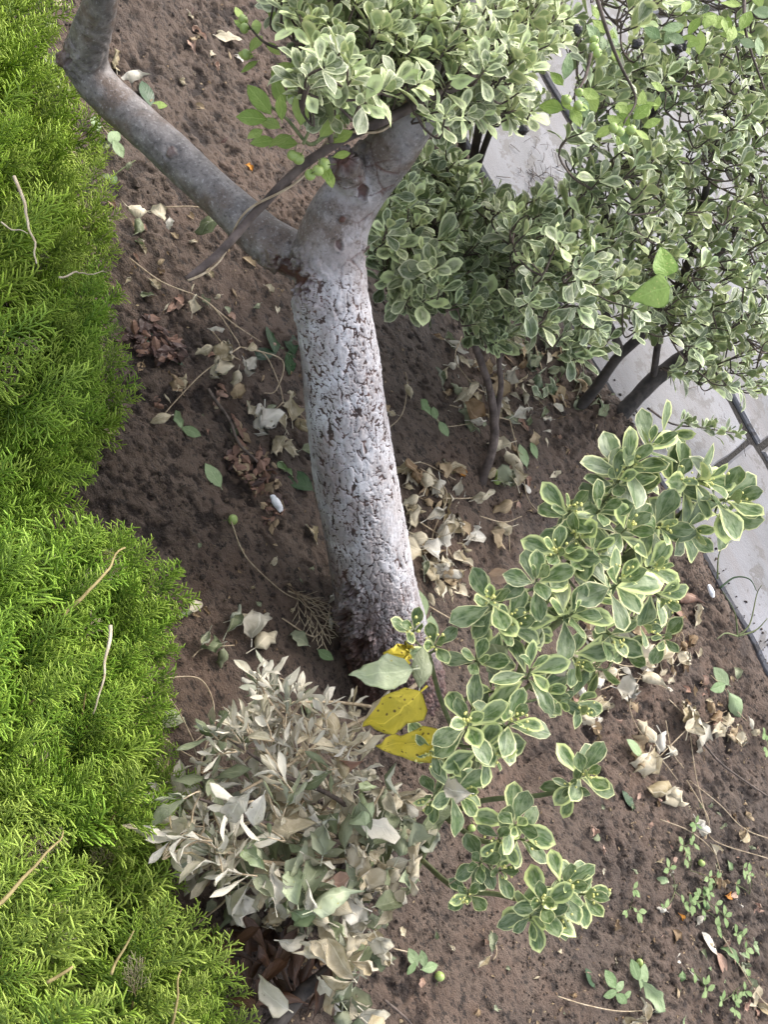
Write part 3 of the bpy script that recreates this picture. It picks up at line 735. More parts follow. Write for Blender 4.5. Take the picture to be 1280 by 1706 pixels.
def crown(root, poly, n, ztop, depth, size, mat, stems, lv=(5, 9), holes=(), dirbias=(0, .2, 1), kind='euo', mats2=None):
    xs_ = [p[0] for p in poly]; ys_ = [p[1] for p in poly]; L = Leaves(); tips = []; got = 0; used = []
    while got < n:
        x, y = rng.uniform(min(xs_), max(xs_)), rng.uniform(min(ys_), max(ys_))
        if not inpoly(x, y, poly): continue
        if any(((x - hx) / ha) ** 2 + ((y - hy) / hb) ** 2 < 1 and rng.random() < hp for hx, hy, ha, hb, hp in holes): continue
        lay = rng.random() ** 1.6
        z = ztop(x, y) - depth * lay + rng.normal(0, .012)
        if z < .04: z = .04 + rng.random() * .05
        p = P(x, y, z)
        if lay < .35:
            if any((ux - x) ** 2 + (uy - y) ** 2 < 22 ** 2 for ux, uy in used): 
                if rng.random() < .7: continue
            used.append((x, y))
        got += 1
        cx, cy = np.mean(xs_), np.mean(ys_)
        out = RV * (x - cx) / (max(xs_) - min(xs_)) * 1.1 - UV * (y - cy) / (max(ys_) - min(ys_)) * 1.1
        d = np.asarray(dirbias) + out + rng.normal(0, .33, 3); d /= np.linalg.norm(d)
        mt = mat if not mats2 or rng.random() > mats2[1] else mats2[0]
        L.rosette(p, d, rng.integers(*lv), size * rng.uniform(.8, 1.15), kind if rng.random() < .85 else 'euo_old', mt, rng.uniform(.85, 1.2))
        tips.append((p, d))
    nodes = []
    for pts, r0, r1, smat in stems:
        Q = np.array([P(*q) for q in pts]); S = spline(Q, 6); nodes += list(S[len(S) // 4:])
        B = Bag(); V, F = tube(S + np.stack([fbm(S, 18, 2, q + 3) for q in range(3)], 1) * .004, np.linspace(r0, r1, len(S)) * (1 + .12 * fbm(S, 30, 2, 9)), 10); B.add(V, F); put('branch', B.mesh('branch', M[smat]), root)
    twigs(root, tips, nodes); L.build(root); return tips

# upper shrub, pale leaves, above the fork
sA = empty('variegated_shrub', P(775, 335, 0), 'pale cream edged evergreen shrub at the top hiding the right limb', 'shrub')
polyA = [(470, -60), (455, 0), (500, 40), (520, 70), (500, 110), (505, 160), (560, 195), (640, 160), (690, 178), (735, 205), (800, 200), (880, 195), (915, 195), (915, 165), (880, 130), (900, 90), (960, 60), (950, 0), (960, -60)]
crown(sA, polyA, 560, lambda x, y: .86 + .03 * math.sin(x * .02) * math.cos(y * .03) - .0003 * max(0, x - 820) - .0006 * max(0, y - 120), .22, .0315, 'euo_top',
      [([(775, 335, .0), (800, 200, .3), (800, 120, .55), (760, 80, .70)], .012, .005, 'stem_dark'), ([(775, 335, .0), (760, 170, .35), (690, 110, .58), (620, 60, .68), (560, 20, .7)], .010, .004, 'stem_dark'), ([(775, 335, .0), (840, 160, .4), (885, 80, .62), (900, 10, .7)], .008, .004, 'stem_dark'), ([(690, 110, .58), (610, 130, .66), (540, 140, .68)], .005, .003, 'stem_dark')], lv=(6, 10), holes=[(935, 120, 40, 40, 1)])
# middle shrub between tree and pavement
sB = empty('variegated_shrub', G(800, 760), 'cream edged shrub on two thin bare stems right of the fork', 'shrub')
polyB = [(640, 330), (690, 260), (745, 245), (790, 300), (830, 330), (880, 320), (910, 360), (900, 430), (880, 500), (850, 560), (830, 590), (790, 545), (740, 510), (690, 520), (650, 480), (625, 440), (615, 400)]
crown(sB, polyB, 330, lambda x, y: .40 + .05 * math.sin(x * .03 + 1) * math.cos(y * .02), .20, .044, 'euo_far',
      [([(800, 810, .0), (822, 740, .05), (822, 670, .11), (800, 600, .17), (770, 520, .25), (740, 430, .32), (720, 350, .34)], .0105, .005, 'stem_bark'),
       ([(822, 730, .05), (835, 650, .13), (832, 580, .20), (840, 500, .28), (850, 420, .33)], .0075, .004, 'stem_bark'), ([(770, 520, .25), (700, 440, .30), (660, 400, .33)], .005, .003, 'stem_bark')], lv=(6, 10), mats2=('euo_top', .35))
# large right-hand shrub over the pavement
sC = empty('variegated_shrub', G(985, 735), 'largest cream edged shrub, on thick leaning stems over the pavement', 'shrub')
polyC = [(985, -40), (960, 60), (985, 130), (960, 200), (930, 250), (990, 300), (930, 320), (870, 340), (830, 350), (850, 400), (880, 480), (870, 540), (930, 560), (960, 600), (1010, 590), (1080, 560), (1120, 620), (1170, 640), (1230, 650), (1300, 650), (1330, 300), (1330, -40)]
crown(sC, polyC, 860, lambda x, y: .50 + .30 * min(1, max(0, (650 - y) / 650)) + .05 * math.sin(x * .025) * math.cos(y * .021), .24, .041, 'euo_far',
      [([(985, 750, -.03), (1035, 690, .06), (1090, 632, .14), (1150, 590, .22), (1210, 560, .30), (1300, 500, .4), (1380, 430, .5)], .022, .014, 'stem_dark'),
       ([(945, 708, -.02), (990, 650, .10), (1035, 590, .2), (1110, 510, .32), (1160, 400, .44), (1180, 300, .54)], .014, .007, 'stem_dark'),
       ([(1035, 590, .2), (1000, 480, .3), (1010, 360, .42), (1060, 250, .52), (1120, 120, .6), (1140, 20, .66)], .009, .005, 'stem_dark'),
       ([(1090, 632, .14), (1100, 560, .25), (1140, 480, .38), (1230, 380, .48), (1260, 220, .56), (1240, 60, .62)], .009, .005, 'stem_dark'),
       ([(1000, 480, .3), (930, 430, .34), (880, 400, .36)], .005, .003, 'stem_dark')],
      lv=(5, 9), holes=[(1090, 60, 60, 50, .85), (1010, 30, 40, 55, .9), (1180, 15, 40, 25, .6), (1000, 225, 40, 60, .7), (1130, 210, 55, 30, .8), (960, 520, 50, 35, .7), (1010, 545, 60, 40, .7), (1200, 290, 30, 40, .6), (940, 350, 34, 26, .4), (1040, 320, 26, 30, .5), (1020, 430, 30, 40, .5), (1110, 590, 40, 30, .9), (1220, 600, 26, 18, .5)], mats2=('euo_top', .35))
# low twig of this shrub drooping over the paving
low = Leaves()
for q, (x, y) in enumerate([(1150, 705), (1175, 712), (1195, 722), (1215, 718), (1230, 725), (1140, 700), (1185, 706)]):
    low.rosette(P(x, y, .12), (RV * .6 + UV * .3 + np.array([0, 0, .6])), 6, .036, 'euo', 'euo_far')
stick('branch', [(1080, 680, .1), (1120, 706, .1), (1165, 712, .11), (1230, 722, .12)], .003, .0015, 'twig', sC, 5)
low.build(sC, limit=40)
# two big lime leaves of a creeper lying on this crown
cr_ = empty('creeper', P(1110, 440, .60), 'pair of large lime green heart shaped creeper leaves lying on the dark shrub', 'creeper')
cl = Leaves(); leafy(1112, 466, .68, 98, 56, 'lime_leaf', 'heart', cl, 0.0); leafy(1124, 476, .68, 196, 70, 'lime_leaf', 'heart', cl, 0.0); cl.build(cr_)
stick('stem', [(1120, 475, .655), (1135, 500, .62), (1180, 540, .55)], .0015, .001, 'twig_green', cr_, 5)

# foreground shrub, big leaves, rosettes placed one by one
sD = empty('variegated_shrub', G(690, 1440), 'foreground shrub with big cream edged leaves and tiny yellow buds', 'shrub')
RD = [(1055, 775, .64, 68, 9, 75), (1085, 740, .66, 60, 7, 60), (1030, 800, .62, 58, 8, 120), (1175, 800, .66, 70, 9, 25), (1215, 830, .66, 74, 7, 10), (1130, 800, .63, 60, 8, 60), (1150, 885, .62, 66, 9, -20), (1100, 880, .62, 64, 9, 20),
      (950, 850, .60, 58, 9, 110), (1000, 850, .61, 60, 9, 90), (1045, 880, .62, 62, 8, 40), (960, 895, .60, 58, 8, 160), (930, 920, .59, 58, 9, 150), (1035, 968, .63, 70, 9, 50), (1085, 945, .60, 62, 8, 0), (1100, 995, .58, 58, 7, -60), (990, 920, .6, 58, 7, 80),
      (895, 965, .59, 62, 9, 100), (955, 1022, .59, 66, 8, 60), (820, 1000, .56, 60, 10, 120), (850, 1035, .55, 56, 8, 60), (1020, 1060, .52, 60, 7, -50), (1070, 1040, .5, 50, 6, -40), (960, 1100, .5, 56, 7, -50),
      (885, 1115, .55, 64, 9, 70), (795, 1100, .52, 56, 8, 130), (830, 1150, .50, 50, 7, 40), (905, 1155, .48, 50, 6, 0), (780, 1205, .53, 66, 10, 120), (855, 1200, .53, 62, 9, 45), (815, 1255, .5, 60, 8, 0), (965, 1175, .42, 52, 6, -20), (720, 1250, .47, 48, 7, 200),
      (975, 1290, .40, 56, 9, 60), (955, 1310, .38, 48, 6, 150), (765, 1320, .44, 58, 8, 20), (720, 1330, .4, 46, 6, 200), (860, 1375, .42, 56, 9, 80), (830, 1400, .40, 48, 7, 150), (875, 1400, .40, 50, 7, 20), (800, 1440, .36, 44, 7, 160), (835, 1450, .36, 42, 6, 60),
      (905, 1505, .40, 56, 10, 110), (945, 1475, .41, 56, 9, 70), (975, 1490, .40, 54, 8, 10), (885, 1530, .38, 50, 7, 230), (780, 1490, .34, 40, 7, 140), (930, 1520, .38, 48, 7, -40), (725, 1075, .5, 54, 5, 120), (690, 1050, .48, 50, 4, 100), (900, 1010, .54, 54, 7, 120), (990, 985, .56, 54, 6, 90)]
LD = Leaves(); tipsD = []; buds = 0
for (x, y, z, s_, n_, a_) in RD:
    z += .0; p = P(x, y, z); a = math.radians(a_)
    d = -WV * 1.0 + (RV * math.cos(a) + UV * math.sin(a)) * .55 + np.array([0, 0, .25]) + rng.normal(0, .12, 3); d /= np.linalg.norm(d)
    LD.rosette(p, d, n_ + 1, s_ * mpp(p) * 1.06, 'euo' if rng.random() < .8 else 'euo_old', 'euo_near', rng.uniform(.95, 1.15)); tipsD.append((p, d))
    if rng.random() < .75:
        for q in range(8):
            h_ = rng.uniform(.010, .026); o_ = rng.normal(0, .006, 3); put('flower_bud', me_bud, sD, Matrix.Translation(Vector(p + d * h_ + o_)) @ Matrix.Scale(rng.uniform(.0016, .0025), 4))
for q in range(26):
    x, y, z, s_, n_, a_ = RD[rng.integers(0, 36)]; x += rng.uniform(-38, 38); y += rng.uniform(-38, 38); p = P(x, y, z - rng.uniform(.04, .10)); d = rng.normal(0, .5, 3) - WV * .7; d /= np.linalg.norm(d)
    LD.rosette(p, d, 6, .9 * s_ * mpp(p), 'euo', 'euo_near', 1.1); tipsD.append((p, d))
stemsD = [([(690, 1450, -.02), (730, 1370, .12), (790, 1280, .26), (850, 1170, .38), (880, 1080, .45), (920, 980, .52), (980, 900, .56), (1050, 830, .58)], .009, .0035),
          ([(880, 1080, .45), (960, 1010, .50), (1040, 930, .55), (1110, 880, .58), (1170, 820, .62)], .006, .004), ([(790, 1280, .26), (790, 1180, .42), (800, 1080, .48), (830, 1010, .52)], .006, .003),
          ([(735, 1365, .12), (800, 1335, .24), (900, 1325, .33), (960, 1310, .37)], .005, .0035), ([(740, 1360, .13), (800, 1400, .30), (860, 1400, .38)], .005, .003), ([(700, 1430, .02), (760, 1480, .22), (830, 1490, .31), (900, 1510, .37)], .005, .003),
          ([(850, 1170, .38), (900, 1130, .45), (960, 1110, .48), (1040, 1060, .5)], .004, .003), ([(790, 1280, .26), (740, 1180, .4), (715, 1090, .47)], .004, .003), ([(560, 1545, .08), (620, 1480, .08), (670, 1400, .09), (720, 1360, .12)], .013, .010)]
nodes = []
for pts, r0, r1 in stemsD:
    Q = np.array([P(*q) for q in pts]); S = spline(Q, 6); nodes += list(S[3:]); B = Bag(); V, F = tube(S, np.linspace(r0, r1, len(S)), 8); B.add(V, F); put('branch', B.mesh('branch', M['stem_bark' if r0 > .01 else 'twig_green']), sD)
twigs(sD, tipsD, nodes, .0019, 'twig_green'); LD.build(sD)

# wilted pale shrub at the lower left
sE = empty('wilted_shrub', G(690, 1470), 'dried out shrub with limp silvery leaves in front of the tree foot', 'shrub')
LE = Leaves(); tipsE = []
stE = [([(720, 1120, .20), (640, 1180, .22), (560, 1220, .24), (480, 1275, .26), (400, 1320, .27)], .004, .002), ([(640, 1180, .22), (560, 1170, .24), (490, 1170, .26)], .003, .0018), ([(690, 1450, .0), (640, 1400, .12), (560, 1330, .22), (470, 1290, .26), (380, 1230, .28)], .006, .002),
       ([(640, 1400, .12), (540, 1390, .2), (440, 1370, .25), (330, 1330, .26)], .005, .002), ([(600, 1430, .10), (500, 1440, .2), (410, 1430, .24), (330, 1400, .25)], .004, .002), ([(560, 1330, .22), (500, 1230, .27), (450, 1170, .30), (430, 1130, .31)], .003, .0015), ([(470, 1290, .26), (420, 1220, .29), (380, 1180, .3)], .003, .0015)]
nodes = []
for pts, r0, r1 in stE:
    S = spline(np.array([P(*q) for q in pts]), 6); nodes += list(S); B = Bag(); V, F = tube(S, np.linspace(r0, r1, len(S)), 6); B.add(V, F); put('branch', B.mesh('branch', M['vine' if r0 < .0045 else 'twig']), sE)
polyE = [(440, 1120), (480, 1150), (500, 1180), (560, 1165), (600, 1180), (590, 1240), (600, 1330), (540, 1390), (480, 1420), (430, 1470), (360, 1460), (310, 1440), (275, 1400), (270, 1320), (290, 1270), (350, 1210), (420, 1200)]
c_ = 0
while c_ < 112:
    x, y = rng.uniform(270, 600), rng.uniform(1120, 1480)
    if not inpoly(x, y, polyE): continue
    z = .30 - .22 * rng.random() ** 1.3 - .03 * (y > 1400); p = P(x, y, z)
    d = UV * rng.uniform(.1, 1.0) - RV * rng.uniform(-.4, .8) - WV * .3 + rng.normal(0, .45, 3) + np.array([0, 0, -.25]); d /= np.linalg.norm(d)
    LE.rosette(p, d, rng.integers(4, 8), rng.uniform(.040, .070), 'limp', str(rng.choice(['wilted_pale', 'wilted_pale', 'wilted_pale', 'dry_white', 'dry_cream', 'wilted_green'])), rng.uniform(.7, 1.2)); tipsE.append((p, d)); c_ += 1
for (x, y) in [(455, 1150), (480, 1165), (500, 1160), (410, 1200), (385, 1215), (440, 1195), (540, 1185), (430, 1130)]:
    p = P(x, y, .31); d = UV * .9 - WV * .3 + rng.normal(0, .2, 3); d /= np.linalg.norm(d); LE.rosette(p, d, 6, .048, 'limp', 'wilted_pale', .8); tipsE.append((p, d))
twigs(sE, tipsE, nodes, .0013, 'vine'); LE.build(sE)

# heap of large wilted creeper leaves below it
sF = empty('wilted_creeper', G(560, 1520), 'heap of big limp grey green creeper leaves at the bottom, left of the foreground shrub', 'creeper')
LF = Leaves(); c_ = 0
polyF = [(370, 1440), (470, 1390), (560, 1320), (640, 1300), (710, 1370), (690, 1440), (630, 1520), (620, 1620), (600, 1700), (540, 1690), (560, 1600), (500, 1560), (420, 1510)]
while c_ < 215:
    x, y = rng.uniform(370, 700), rng.uniform(1290, 1700)
    if not inpoly(x, y, polyF): continue
    p = P(x, y, .06 + .24 * rng.random()); a = rng.uniform(0, 6.28); yd = RV * math.cos(a) + UV * math.sin(a) - np.array([0, 0, .5])
    LF.add(frame(p, yd, -WV + rng.normal(0, .5, 3), rng.uniform(.045, .068)), 'curled' if rng.random() < .5 else 'crumpled', str(rng.choice(['wilted_green', 'wilted_green', 'wilted_green', 'dry_cream', 'wilted_pale', 'wilted_pale', 'blotched', 'dry_cream']))); c_ += 1
LF.build(sF)
for pts in ([(600, 1550, .14), (520, 1480, .18), (440, 1440, .2)], [(640, 1500, .12), (600, 1400, .2), (640, 1310, .22)], [(520, 1560, .1), (480, 1500, .16), (400, 1470, .18)]): stick('stem', pts, .0022, .0015, 'vine', sF, 5)
sG = empty('brown_leaf_plant', G(470, 1640), 'clump of upright glossy brown dead leaves at the bottom beside the juniper', 'plant')
LG = Leaves()
for q in range(46):
    x, y = rng.uniform(350, 560), rng.uniform(1560, 1700); p = P(x, y, .03 + .07 * rng.random()); a = math.radians(rng.uniform(60, 190)); yd = RV * math.cos(a) + UV * math.sin(a) + np.array([0, 0, .3])
    LG.add(frame(p, yd, -WV + rng.normal(0, .45, 3), rng.uniform(.055, .085)), 'limp', 'dry_brown')
LG.build(sG); stick('stem', [(470, 1730, .0), (460, 1660, .05), (440, 1600, .09)], .003, .002, 'twig', sG, 5)
lg = empty('fallen_branch', G(500, 1660), 'dark grey bark covered branch piece lying at the bottom edge', 'branch')
stick('wood', [(440, 1725, .07), (500, 1660, .08), (550, 1615, .09), (600, 1570, .10)], .0125, .009, 'stem_dark', lg, 12, 6, .003)

# ---------------------------------------------------------------- junipers
def spray_vf(rs, L=.15, nside=11, thin=.0027, dens=.50):
    B = Bag()
    def cord(a, b, r, t0, t1, sides=3):
        V, F = tube(np.array([a, b]), [r, r * .55], sides, cap=False); B.add(V, F, tip=np.repeat([t0, t1], sides))
    bend = rs.uniform(-.25, .25)
    def ctr(t): return np.array([bend * L * t * t, L * t, L * .16 * math.sin(t * 2.2 + rs.uniform(-.02, .02)) * 1.0])
    for q in range(6): cord(ctr(q / 6), ctr((q + 1) / 6), .0016 * (1 - q * .09), .05 + q / 8, .1 + (q + 1) / 7)
    for q in range(nside):
        t = .08 + .9 * q / (nside - 1); p = ctr(t); sd_ = 1 if q % 2 else -1
        ln = L * (.46 * (1 - t) + .20) * rs.uniform(.75, 1.25); an = math.radians(rs.uniform(28, 46)); el = rs.uniform(-.35, .35)
        dv = np.array([sd_ * math.sin(an), math.cos(an), el * .6]); dv /= np.linalg.norm(dv); e = p + dv * ln
        cord(p, p + dv * ln * .55, thin * 1.1, .15 + t * .4, .4 + t * .4); cord(p + dv * ln * .55, e, thin, .4 + t * .4, 1.0)
        k_ = max(3, int((3 + ln / .008) * dens))
        for w in range(k_):
            u_ = (w + .6) / k_; pp = p + dv * ln * u_; s2 = 1 if w % 2 else -1; a2 = math.radians(rs.uniform(22, 42)); sv_ = np.array([dv[1], -dv[0], 0]) * s2
            d2 = dv * math.cos(a2) + sv_ * math.sin(a2) + np.array([0, 0, rs.uniform(-.28, .28)]); d2 /= np.linalg.norm(d2)
            l2 = rs.uniform(.017, .032) * (1.15 - .45 * u_); cord(pp, pp + d2 * l2, thin, .3 + .4 * u_ * t + .1, 1.0)
    return np.concatenate(B.V), np.concatenate(B.F), np.concatenate(B.A['tip'])
rs_ = np.random.default_rng(5); SPR = [spray_vf(rs_, rs_.uniform(.13, .17)) for _ in range(6)]
SPD = [spray_vf(rs_, rs_.uniform(.10, .13), 11, .0011, .6) for _ in range(3)]
EDGE = np.array([(-100, 60), (0, 95), (45, 110), (100, 70), (170, 130), (230, 180), (300, 150), (330, 175), (420, 180), (470, 178), (520, 180), (600, 190), (670, 215), (720, 165), (790, 140), (850, 100), (900, 45), (905, 150), (940, 305), (975, 270), (1010, 255), (1060, 275), (1100, 265), (1170, 265), (1230, 285), (1290, 255), (1330, 300), (1400, 280), (1440, 270), (1500, 245), (1540, 310), (1580, 365), (1650, 385), (1706, 400), (1800, 420)])
def edge(y): return float(np.interp(y, EDGE[:, 0], EDGE[:, 1])) - 20 - 26 * max(0, 1 - abs(y - 872) / 34)
def juniper(y0, y1, n, mat, label, dang, hmax, loc, twiglist, dead=0):
    root = empty('juniper', loc, label, 'juniper'); B = Bag(); WB = Bag()
    def frond(x, y, z, size, a_, age):
        tip = P(x, y, z); a = math.radians(a_); d = RV * math.cos(a) + UV * math.sin(a) - WV * rng.uniform(0, .4); d /= np.linalg.norm(d)
        Lf = size; nrm = -WV + np.array([0, 0, .4]) + rng.normal(0, .22, 3); mx0 = frame(tip, d, nrm, 1.0); X_, Y_, Z_ = mx0[:3, 0], mx0[:3, 1], mx0[:3, 2]
        bend = rng.uniform(-.25, .25); pt = lambda u: tip - Y_ * Lf * (1 - u) + X_ * bend * Lf * (1 - u) ** 2 - Z_ * Lf * .35 * (1 - u) ** 2
        S = np.array([pt(u) for u in np.linspace(0, .96, 7)]); S[:, 2] = np.maximum(S[:, 2], .012); V, F = tube(S, np.linspace(.0024, .0012, 7), 5, False); WB.add(V, F)
        ns = int(5 + Lf / .026)
        for q in range(ns):
            u = .08 + .90 * q / (ns - 1); sd_ = 1 if q % 2 else -1; last = q == ns - 1
            an = 0 if last else math.radians(rng.uniform(24, 46)) * sd_
            tg = pt(min(1, u + .03)) - pt(u); tg /= np.linalg.norm(tg); yd = tg * math.cos(an) + X_ * math.sin(an) + Z_ * rng.uniform(-.10, .28)
            sc_ = Lf / .2 * rng.uniform(.62, .88) * (1.05 - .42 * u); v = rng.integers(6); Vs, Fs, ts = SPR[v]
            mx = frame(pt(u), yd, Z_ + rng.normal(0, .22, 3), sc_)
            W_s = Vs @ mx[:3, :3].T + mx[:3, 3]; W_s[:, 2] = np.maximum(W_s[:, 2], .008)
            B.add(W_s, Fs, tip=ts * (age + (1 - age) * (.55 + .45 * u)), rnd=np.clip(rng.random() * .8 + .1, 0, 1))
    yy = y0 + 12
    while yy < y1 - 5:                                              # the fronds that make the outline
        if yy > -40:
            e = edge(yy); frond(e + rng.uniform(-8, 16), yy, .07 + .05 * rng.random(), rng.uniform(.11, .17), dang + rng.normal(0, 16), .9)
            frond(e - rng.uniform(30, 70), yy + rng.uniform(-15, 15), .13 + .06 * rng.random(), rng.uniform(.13, .20), dang + rng.normal(0, 18), .85)
        yy += rng.uniform(34, 62)
    c = 0; pts_ = []
    while c < n:
        y = rng.uniform(y0, y1); e = edge(y); x = e - 40 - (e + 150) * rng.random() ** 1.05
        if x < -230: continue
        d_ = e - x; lay = rng.random() < .45
        if not lay:
            if any((x - a) ** 2 + (y - b) ** 2 < 34 ** 2 for a, b in pts_): continue
            pts_.append((x, y))
        lump = vnoise(np.array([[x * .008 + y * .004, y * .013 - x * .005, 3.3]]), 1.0, 9)[0]
        z = .06 + hmax * (1 - math.exp(-d_ / 120)) + .06 * lump - (rng.uniform(.08, .16) if lay else 0)
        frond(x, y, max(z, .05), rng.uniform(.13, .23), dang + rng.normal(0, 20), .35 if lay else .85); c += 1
    put('stems', WB.mesh('stems', M['tan_wood']), root, kind='stuff')
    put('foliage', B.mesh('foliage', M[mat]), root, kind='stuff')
    if dead:
        B = Bag()
        for q in range(dead):
            y = rng.uniform(y0, y1); e = edge(y); x = e - rng.uniform(5, 180); z = .04 + hmax * (1 - math.exp(-(e - x) / 120)); tip = P(x, y, z + .01); a = rng.uniform(-1, 2)
            d = RV * math.cos(a) + UV * math.sin(a); mx = frame(tip - d * .05, d, -WV + rng.normal(0, .3, 3), .38); Vs, Fs, ts = SPD[q % 3]; B.add(Vs @ mx[:3, :3].T + mx[:3, 3], Fs, tip=ts, rnd=rng.random())
        put('dead_foliage', B.mesh('dead_foliage', M['jun_dead']), root, kind='stuff', label='small dry straw coloured sprays')
    for pts, r0, r1, mt in twiglist: stick('branch', [(a, b, z - .015) for a, b, z in pts], r0 * .62, r1 * .4, mt, root, 6, 7, .012)
    return root
jr = []
jr.append(juniper(-120, 470, 42, 'jun_a', 'yellow green juniper at the upper left beside the bend of the smooth limb', 42, .30, P(-150, 200, 0),
    [([(22, 290, .44), (42, 345, .44), (52, 395, .43), (56, 450, .42)], .004, .0025, 'pale_wood'), ([(0, 365, .42), (25, 380, .42), (48, 396, .42)], .002, .0012, 'pale_wood')], 5))
jr.append(juniper(470, 885, 34, 'jun_b', 'bright green juniper at the left middle, opposite the whitewashed trunk', 33, .30, P(-150, 700, 0),
    [([(100, 462, .36), (140, 456, .34), (180, 458, .3)], .0025, .0015, 'pale_wood')], 5))
jr.append(juniper(905, 1330, 46, 'jun_b', 'bright green juniper at the lower left with a bare tan shoot, facing the wilted shrub', 36, .34, P(-150, 1100, 0),
    [([(100, 1035, .38), (140, 1000, .40), (180, 955, .40), (208, 918, .38)], .0042, .0028, 'tan_wood'), ([(172, 1045, .42), (168, 1090, .42), (172, 1130, .42), (160, 1180, .41)], .004, .002, 'pale_wood')], 6))
jr.append(juniper(1330, 1800, 48, 'jun_c', 'bluer green juniper in the bottom left corner with pale shoot tips', 40, .34, P(-150, 1560, 0),
    [([(90, 1625, .45), (115, 1605, .45), (120, 1600, .45)], .003, .003, 'tan_wood'), ([(190, 1620, .40), (205, 1580, .41), (222, 1558, .41)], .003, .002, 'tan_wood'), ([(280, 1700, .34), (292, 1650, .35), (302, 1615, .34)], .003, .002, 'tan_wood'), ([(-20, 1520, .45), (60, 1440, .45), (110, 1380, .43)], .004, .002, 'tan_wood')], 9))

# ---------------------------------------------------------------- dry vines with crumpled leaves, single things on the soil
def vine(lines, leaves, label, name='dried_vine', cat='vine', z=.012, mat='vine', r=.0014, group=None):
    p0 = G(*lines[0][0][:2]); root = empty(name, p0, label, cat, group)
    for ln in lines:
        Q = []
        for q in ln:
            g = G(q[0], q[1]); zz = q[2] if len(q) > 2 else z; Q.append(P(q[0], q[1], g[2] + zz) if True else g)
        S = spline(np.array(Q), 6); B = Bag(); V, F = tube(S, np.linspace(r, r * .7, len(S)), 5); B.add(V, F); put('stem', B.mesh('stem', M[mat]), root)
    for (x, y, s_, a_, mt, *kd) in leaves:
        kd = kd[0] if kd else 'crumpled'; g = G(x, y); p = P(x, y, g[2] + z + .006); a = math.radians(a_)
        yd = RV * math.cos(a) + UV * math.sin(a); yd[2] *= .25; up = np.array([0, 0, 1.]) - WV * .6 + rng.normal(0, .3, 3)
        p = p - yd / np.linalg.norm(yd) * s_ * mpp(p) * .5
        put('leaf', leafmesh(kd, random.randrange(10), mt), root, toM(frame(p, yd, up, s_ * mpp(p))))
    return root
C, T_, W_, GR, TA, PK = 'dry_cream', 'dry_tan', 'dry_white', 'wilted_green', 'dry_tan', 'dry_pink'
vine([[(350, 548), (385, 590), (400, 600)], [(400, 578), (470, 600), (460, 650), (440, 655)], [(400, 578), (440, 590), (465, 640), (472, 670)], [(400, 578), (340, 620), (300, 660), (275, 688)], [(215, 430), (270, 470), (345, 503), (390, 560), (400, 578)], [(345, 503), (390, 540), (435, 570)]],
     [(320, 515, 34, 80, C), (358, 550, 26, 0, W_, 'curled'), (345, 580, 40, 200, C), (372, 590, 50, 60, C), (365, 610, 46, 250, C), (412, 608, 36, 300, W_), (395, 625, 40, 250, C), (298, 645, 34, 120, T_), (270, 695, 40, 200, C, 'curled'), (300, 640, 30, 60, C), (420, 578, 26, 30, C, 'curled'), (400, 645, 30, 270, TA)],
     'dried creeper vine with cream crumpled leaves on the soil midway between juniper and trunk')
vine([[(472, 670), (455, 685), (440, 690)], [(472, 670), (500, 690), (512, 705)]],
     [(440, 695, 64, 260, W_), (425, 690, 36, 140, C), (485, 690, 50, 90, C), (470, 705, 44, 120, C), (500, 705, 40, 300, C), (470, 735, 44, 240, C), (485, 740, 34, 300, C), (510, 745, 36, 30, GR)], 'cluster of cream and white crumpled vine leaves touching the trunk at its middle')
vine([[(270, 345), (330, 345), (380, 360), (428, 360)]], [(235, 350, 40, 180, C), (230, 370, 36, 250, GR), (258, 350, 34, 20, C), (345, 372, 52, 240, GR, 'curled'), (283, 370, 22, 270, W_, 'curled')], 'thin vine with a crumpled cream leaf at its end lying beside the left limb', z=.05)
vine([[(385, 868), (400, 910), (420, 940), (470, 985), (500, 1000)], [(480, 985), (520, 1000), (545, 1030), (550, 1010)], [(470, 1030), (520, 1060), (540, 1045), (548, 1020)], [(390, 1075), (340, 1080), (320, 1095)]],
     [(383, 1040, 60, 60, GR), (395, 1030, 50, 20, C), (420, 1050, 56, 80, W_), (440, 1070, 72, 30, C), (360, 1075, 40, 200, GR), (345, 1060, 40, 240, GR), (370, 1090, 44, 250, GR), (325, 1010, 34, 40, C, 'curled'), (312, 1020, 30, 200, GR), (550, 1000, 24, 60, W_), (552, 1035, 26, 280, W_), (500, 1065, 44, 150, GR, 'curled'), (540, 1090, 32, 330, 'green_flat', 'flat')],
     'long pale vine trailing down to grey curled leaves, left of the trunk foot')
vine([[(700, 780), (730, 800), (745, 830), (720, 900), (740, 960)], [(740, 830), (780, 830), (810, 825)], [(700, 870), (735, 895), (755, 930)], [(670, 790), (700, 770), (760, 800)], [(715, 1010), (750, 1030), (770, 1040)]],
     [(680, 775, 50, 200, C), (695, 790, 52, 120, TA), (715, 800, 60, 60, C), (735, 810, 50, 270, W_), (690, 830, 40, 200, C), (720, 860, 50, 30, W_), (735, 885, 60, 50, C), (700, 895, 60, 180, C), (690, 920, 60, 200, C), (715, 910, 46, 10, W_), (745, 900, 50, 80, W_), (720, 945, 50, 300, C), (735, 950, 56, 330, W_), (705, 950, 40, 90, GR), (730, 975, 50, 280, C), (750, 965, 44, 20, TA),
      (700, 1010, 60, 100, 'green_flat', 'flat'), (718, 1045, 50, 260, 'green_flat', 'flat'), (745, 935, 40, 0, C), (760, 880, 36, 60, C), (688, 865, 40, 60, C)], 'thick drift of cream crumpled vine leaves along the right side of the trunk')
